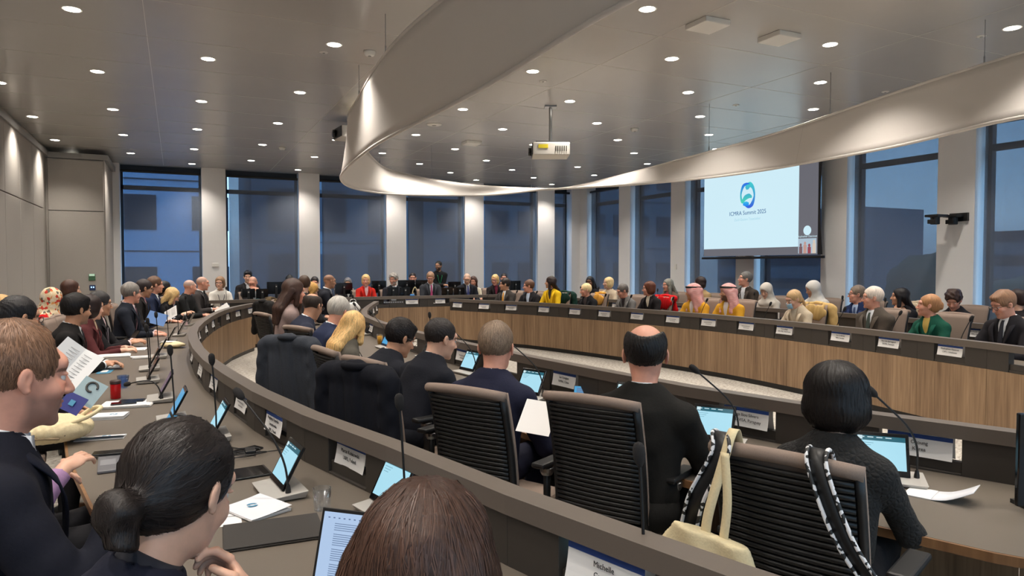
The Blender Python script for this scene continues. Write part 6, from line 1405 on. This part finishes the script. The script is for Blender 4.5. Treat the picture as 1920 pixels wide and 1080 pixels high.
held('leaflet', 'white leaflet held by the long-haired blonde woman in black', 'leaflet', 320, 588, 9.6, .20, .18, -.1, -.6, -.5, lines=True)
held('leaflet', 'white page in the hands of the bald man in grey suit', 'leaflet', 417, 580, 12.0, .24, .14, .3, -.6, -.6, lines=False)
t_ = lie('booklet', 'white booklet standing half open right of the lace jacket', 'booklet', 1752, 930, V0-.75); m = MB(); m.hexa([(-.10, -.07, 0), (0, -.07, 0), (0, .07, 0), (-.10, .07, 0), (-.10, -.07, .004), (0, -.07, .004), (0, .07, .004), (-.10, .07, .004)]); m.build('page_block', M_white, t_)
m = MB(); P_ = catmull([(0, 0, .003), (.05, 0, .012), (.10, 0, .035), (.145, 0, .062)], 4); n_ = len(P_); m.add([(p[0], -.07, p[2]) for p in P_]+[(p[0], .07, p[2]) for p in P_], [(i, i+1, n_+i+1, n_+i) for i in range(n_-1)]); q = m.build('raised_pages', M_cover, t_, True); z_ = q.modifiers.new('t', 'SOLIDIFY'); z_.thickness = .003
# papers, folders and small things further along the left desk
for i, (px, py, w, d, h, r, lb) in enumerate([(205, 688, .30, .20, .004, -1.1, 'grey folded tablet cover on the desk before the clasped hands'), (196, 697, .24, .10, .003, -1.2, 'teal-edged card under the clasped hands'), (212, 668, .22, .30, .014, -1.1, 'rumpled white papers on the left desk'), (246, 656, .22, .28, .012, -1.2, 'white paper pad before the burgundy sleeve'), (262, 672, .1, .16, .02, -1, 'small white paper roll beside the rumpled papers')]):
    t_ = lie('paper_stack' if h > .005 else 'document_cover', lb, 'papers', px, py, V0+r); sheets(t_, w, d, h, 4, jit=.012, m_={0: M_ltop, 1: M_teal}.get(i, M_white)); m = MB(); m.box((0, 0, h+.002), (w*.55, d*.5, .001)); m.build('top_sheet', [M_trim, M_white, M_cover, M_cover, M_cover][i], t_)
t_ = lie('tablet', 'white-cased tablet propped up before the typing man', 'tablet', 243, 642, V0-.9); m = MB(); T = Matrix.Rotation(math.radians(-32), 4, 'X'); m.hexa([T @ Vector(v) for v in ((-.12, 0, 0), (.12, 0, 0), (.12, .008, 0), (-.12, .008, 0), (-.12, 0, .17), (.12, 0, .17), (.12, .008, .17), (-.12, .008, .17))]); m.build('screen', M_blackgl, t_); m = MB(); m.hexa([(-.12, .0, 0), (.12, .0, 0), (.12, .14, 0), (-.12, .14, 0), (-.12, 0, .004), (.12, 0, .004), (.12, .14, .006), (-.12, .14, .006)]); m.build('stand_cover', M_white, t_)
p0 = at_z(347, 617, TZ); t_ = thing('water_bottle', 'clear plastic water bottle with pale label on the left desk', 'bottle', (p0[0], p0[1], TZ)); m = MB(); m.lathe([(.030, 0), (.034, .01), (.034, .14), (.028, .17), (.014, .195), (.013, .21)], n=20); m.build('bottle_wall', glass_mat('bottle_plastic', (.9, .95, 1)), t_, True); m = MB(); m.lathe([(.0345, .06), (.0345, .11)], n=20); m.f = m.f[:-2]; m.build('label_band', mat('label_pink', s2l(220, 190, 195), .6), t_); m = MB(); m.lathe([(.015, .208), (.015, .225)], n=14); m.build('cap', M_white, t_)
p0 = at_z(712, 645, TZ); t_ = thing('juice_glass', 'small glass of amber drink behind the wire-glasses man', 'glass', (p0[0], p0[1], TZ)); m = MB(); m.lathe([(.028, 0), (.034, .10)], n=18); m.build('drink', mat('amber_drink', s2l(190, 140, 40), .15), t_, True); m = MB(); m.lathe([(.030, .0), (.036, .12), (.034, .12)], n=18); m.f = m.f[:-2]; m.build('glass_wall', glass_mat('clear_glass2', (.97, .98, 1)), t_, True)
u_ = place(OUTR, .3, 1793)[1]; t_ = thing('water_bottle', 'small bottle with bright yellow cap before the curly-haired woman', 'bottle', (u_[0], u_[1], ZD)); m = MB(); m.lathe([(.028, 0), (.031, .01), (.031, .2), (.016, .235)], n=16); m.build('bottle_wall', glass_mat('bottle_plastic2', (.9, .95, 1)), t_, True); m = MB(); m.lathe([(.022, .235), (.022, .27)], n=14); m.build('cap', mat('cap_yellow', s2l(225, 205, 30), .4), t_)
p0 = at_y(804, 552, 14.95); t_ = thing('lens_cap', 'small bright blue object on the head desk rail', 'object', (at_y(773, 552.5, 14.62)[0], 14.62, .951)); m = MB(); m.lathe([(.05, 0), (.055, .02), (.03, .035)], n=14); m.build('shell', mat('bright_blue', s2l(40, 120, 190), .4), t_); m = MB(); m.lathe([(.015, .035), (.012, .045)], n=10); m.build('knob', M_black, t_)
# ---------------------------------------------------------------- coats over chair backs
def chair_of(sub): return [o for o in bpy.data.objects if o.name.startswith('office_chair') and o.parent is None and sub in o['label']][0]
def coat(label, sub, col, sleeves=True, ln=.5, hood=False, m_=None, w=.27, cat='coat', name='draped_coat'):
    c = chair_of(sub); t_ = thing(name, label, cat, tuple(c.location), c.rotation_euler[2])
    G = Field(np.arange(-.40, .40, .011), np.arange(-.52, .05, .011), np.arange(1.06-ln-.08, 1.18, .011)); nz = lambda P: .009*np.sin(P[..., 0]*38+P[..., 2]*5)+.005*np.sin(P[..., 0]*85+P[..., 2]*14+1)
    G.cap((-w+.06, -.30, 1.02), (w-.06, -.30, 1.02), .055, .055, k=.03, nz=fnoise(.006, 30, len(col)))
    G.ell((0, -.315, 1.02-ln/2), (w, .065, ln/2+.06), k=.05, nz=nz); G.ell((0, -.21, .93), (w*.9, .035, .12), k=.03, nz=nz)
    G.ell((0, -.255, .72), (.22, .032, .40), op='sub', k=.01)
    if sleeves:
        for s_ in (-1, 1): G.cap((s_*(w-.02), -.31, .99), (s_*(w+.03), -.33, 1.0-ln*.85), .062, .05, k=.03, nz=fnoise(.008, 45, s_))
    if hood: G.ell((0, -.37, .97), (.13, .05, .10), k=.03)
    me, _ = G.mesh('coat_body'); link('coat_body', me, m_ or M_cloth, t_, color=s2l(*col))
    m = MB(); m.tube([tuple(p) for p in catmull([(-.13, -.27, 1.055), (-.05, -.355, 1.062), (.05, -.355, 1.062), (.13, -.27, 1.055)], 5)], .022, 8); m.build('collar', m_ or M_cloth, t_, True, color=s2l(*[min(255, x*.85) for x in col])); return t_
coat('charcoal grey overcoat draped over a chair in the inner row', 'grey-haired man in blue suit', (58, 62, 70), ln=.62)
coat('black coat draped over the chair of the wire-glasses man', 'black-haired man in black suit with wire', (20, 22, 30), ln=.62)
coat('dark coat hanging over the farthest ribbed chair of the inner row', 'woman with long brown hair', (28, 26, 26), ln=.5)
coat('olive brown coat hung over the chair beside the curly hair', 'short-haired dark man', (84, 68, 44), ln=.5)
coat('beige trench coat over the chair right of the masked woman', 'blonde woman in blue face mask', (206, 172, 112), ln=.5)
coat('bright red cloth over the chair right of the auburn bob', 'woman with auburn bob', (200, 20, 24), ln=.4, sleeves=False)
coat('dark green coat over the chair behind the yellow blazer', 'woman in bright yellow blazer', (26, 56, 48), ln=.4)
coat('cream coat over the chair by the long-haired blonde woman', 'long-haired blonde woman in black', (226, 218, 196), ln=.35, sleeves=False)
coat('orange and white scarf over the chair of the very short blonde hair', 'woman with very short blonde', (220, 160, 70), ln=.3, sleeves=False, w=.16, cat='scarf', name='draped_scarf')
coat('pale beige scarf-like coat behind the long black hair', 'woman with long black hair, finger', (214, 196, 168), ln=.35, sleeves=False)
# ---------------------------------------------------------------- straps and tote on the nearest chair
c = chair_of('glossy black bob'); H = c.rotation_euler[2]
def strap_pts(x0, x1, zb, yb): return catmull([(x0+.0, -.17, .93), (x0, -.22, 1.055), (x0+.01, -.30, 1.085), (x0+.03, -.345, 1.03), ((x0+x1)/2, -.365, (1.0+zb)/2), (x1, -.35, zb)], 6)
def ribbon_strip(m, P, w):
    n_ = len(P); m.add([(p[0]-w, p[1], p[2]) for p in P]+[(p[0]+w, p[1], p[2]) for p in P], [(i, i+1, n_+i+1, n_+i) for i in range(n_-1)])
M_check = bpy.data.materials.new('woven_trim'); M_check.use_nodes = True; t = M_check.node_tree; b = t.nodes['Principled BSDF']; n_ = t.nodes.new('ShaderNodeTexVoronoi'); n_.inputs['Scale'].default_value = 75; r_ = t.nodes.new('ShaderNodeValToRGB'); r_.color_ramp.interpolation = 'CONSTANT'; r_.color_ramp.elements[0].color = (.02, .02, .02, 1); r_.color_ramp.elements[1].position = .45; r_.color_ramp.elements[1].color = (.75, .75, .76, 1)
tc_ = t.nodes.new('ShaderNodeTexCoord'); sx_ = t.nodes.new('ShaderNodeSeparateXYZ'); t.links.new(tc_.outputs['Object'], n_.inputs['Vector']); t.links.new(n_.outputs['Color'], sx_.inputs[0]); t.links.new(sx_.outputs[0], r_.inputs[0]); t.links.new(r_.outputs[0], b.inputs['Base Color'])
for i, (x0, x1, zb, lb) in enumerate([(-.20, -.27, .78, 'black bag strap with chequered woven edges at the left of the ribbed chair'), (.10, .33, .70, 'black bag strap with chequered woven edges slanting down the ribbed chair')]):
    t_ = thing('bag_strap', lb, 'strap', tuple(c.location), H); P_ = strap_pts(x0, x1, zb, 0)
    m = MB(); ribbon_strip(m, P_, .026); q = m.build('webbing', M_black, t_, True); z_ = q.modifiers.new('t', 'SOLIDIFY'); z_.thickness = .004
    for s_ in (-1, 1): m = MB(); m.tube([(p[0]+s_*.027, p[1]-.002, p[2]) for p in P_], .0065, 6); m.build('woven_edge', M_check, t_, True)
    e_ = P_[-1]; m = MB(); m.box((e_[0], e_[1], e_[2]-.03), (.06, .014, .05)); m.box((e_[0], e_[1]-.008, e_[2]-.03), (.066, .006, .012)); m.build('buckle', M_blackgl, t_, bevel=.003)
    m = MB(); m.tube([(e_[0], e_[1], e_[2]-.05), (e_[0]+(.03 if i else -.02), e_[1]+.01, e_[2]-.30)], .012, 6, sx=1.6); m.build('strap_tail', M_black, t_)
t_ = thing('tote_bag', 'cream canvas tote bag hanging by long handles from the ribbed chair', 'tote bag', tuple(c.location), H)
P_ = catmull([(-.165, -.20, .96), (-.16, -.25, 1.085), (-.15, -.31, 1.09), (-.155, -.36, 1.0), (-.18, -.395, .86), (-.19, -.40, .78)], 6); m = MB(); ribbon_strip(m, P_, .016); q = m.build('handle', M_cream, t_, True); z_ = q.modifiers.new('t', 'SOLIDIFY'); z_.thickness = .003
P_ = catmull([(-.15, -.355, 1.04), (-.125, -.385, .90), (-.13, -.40, .78)], 6); m = MB(); ribbon_strip(m, P_, .014); q = m.build('handle', M_cream, t_, True); z_ = q.modifiers.new('t', 'SOLIDIFY'); z_.thickness = .003
G = Field(np.arange(-.42, .02, .008), np.arange(-.48, -.32, .008), np.arange(.38, .86, .008)); G.ell((-.18, -.405, .62), (.17, .034, .27), k=.01, nz=lambda P: .006*np.sin(P[..., 0]*45+P[..., 2]*22)); G.half((-.18, 0, .795), (0.10, 0, 1), k=.004); me, _ = G.mesh('tote_body'); link('tote_body', me, M_cream, t_)
# ---------------------------------------------------------------- bags seen as white handles on far chairs
for sub, lb in [('man in grey suit and pink tie', 'cream bag handles over a chair left of the bald man in blue tie'), ('woman in pale headscarf', 'cream bag with long handles on a chair before the pale headscarf'), ('grey-haired woman in brown cardigan', 'white bag handles over the chair left of the auburn bob')]:
    c = chair_of(sub); t_ = thing('shoulder_bag', lb, 'bag', tuple(c.location), c.rotation_euler[2]); m = MB(); o_ = .26
    m.tube([tuple(p) for p in catmull([(o_-.06, -.30, .80), (o_-.05, -.27, 1.0), (o_, -.26, 1.10), (o_+.05, -.27, 1.0), (o_+.06, -.30, .80)], 5)], .013, 6); m.build('handle', M_cream, t_, True)
    G = Field(np.arange(.08, .45, .012), np.arange(-.42, -.20, .012), np.arange(.48, .86, .012)); G.ell((o_, -.31, .67), (.14, .045, .15), k=.01, nz=fnoise(.006, 40)); me, _ = G.mesh('bag_body'); link('bag_body', me, M_cream, t_)
laptop('small tablet with blue page beside the China name card', 1090, 752, V0-.25, M_scr_b, 118, .42)
p0 = at_z(662, 592, TZ); t_ = thing('white_bag', 'white crumpled bag on the far end of the inner desk', 'bag', (p0[0], p0[1], TZ)); G = Field(np.arange(-.2, .2, .012), np.arange(-.16, .16, .012), np.arange(-.02, .3, .012)); G.ell((0, 0, .12), (.14, .09, .14), k=.02, nz=fnoise(.012, 40)); G.half((0, 0, .004), (0, 0, -1), k=.004); me, _ = G.mesh('bag_body'); link('bag_body', me, M_white, t_); m = MB(); m.tube([tuple(p) for p in catmull([(-.06, 0, .23), (-.04, 0, .30), (.04, 0, .30), (.06, 0, .23)], 4)], .008, 6); m.build('handle', M_white, t_, True)
p0 = at_y(482, 565, 14.9); t_ = thing('folded_cloth', 'dark teal folded cloth on the left of the head desk', 'cloth', (p0[0], 14.95, .721)); G = Field(np.arange(-.22, .22, .012), np.arange(-.14, .14, .012), np.arange(-.02, .26, .012)); G.ell((0, 0, .10), (.16, .08, .12), k=.02, nz=fnoise(.014, 38)); G.half((0, 0, .004), (0, 0, -1), k=.004); me, _ = G.mesh('cloth_body'); link('cloth_body', me, M_cloth, t_, color=s2l(44, 82, 92))
# tall black monitor edge at the right border
p0 = at_z(1912, 960, TZ); t_ = thing('upright_display', 'edge of a tall black upright panel at the right border', 'display', (p0[0]+.135, p0[1]-.05, ZD), V0); m = MB(); m.box((0, 0, .20), (.30, .02, .36)); m.build('panel', M_blackgl, t_, bevel=.004); m = MB(); m.box((0, .03, .008), (.2, .14, .016)); m.build('foot', M_black, t_)
# trees beyond the right-hand windows
M_leaf = mat('tree_foliage', s2l(44, 52, 40), .9, noise=.4, nscale=3, bump=.5); M_bark = mat('tree_bark', s2l(50, 42, 36), .9)
for i, (x, y, r, lb) in enumerate([(34, 20, 4.2, 'dark round tree seen low through the window right of the screen'), (38, 15, 4.8, 'dark broad tree low behind the second window from the right edge'), (36, 10, 4.4, 'dark tree low behind the window at the right edge')]):
    t_ = thing('street_tree', lb, 'tree', (x, y, -12)); m = MB(); m.tube([(0, 0, 0), (.2, 0, 5), (0, .1, 10)], [.5, .4, .2], 8); m.build('trunk', M_bark, t_, True)
    G = Field(np.arange(-r-2, r+2, .35), np.arange(-r-2, r+2, .35), np.arange(5, 17.5, .35)); rr = random.Random(i)
    for k in range(9): a = rr.random()*6.28; q_ = rr.random()*r*.6; G.ell((q_*math.cos(a), q_*math.sin(a), 9.5+rr.random()*3), (r*.5, r*.5, r*.38), k=.5, nz=fnoise(.35, 2.6, k))
    me, _ = G.mesh('crown'); link('crown', me, M_leaf, t_)
# ---------------------------------------------------------------- lettering becomes real mesh
dg = bpy.context.evaluated_depsgraph_get()
for o in [o for o in bpy.data.objects if o.type == 'FONT']:
    me = bpy.data.meshes.new_from_object(o.evaluated_get(dg)); n_ = link(o.name, me, None, o.parent); n_.matrix_local = o.matrix_local.copy()
    nm = o.name; bpy.data.objects.remove(o); n_.name = nm
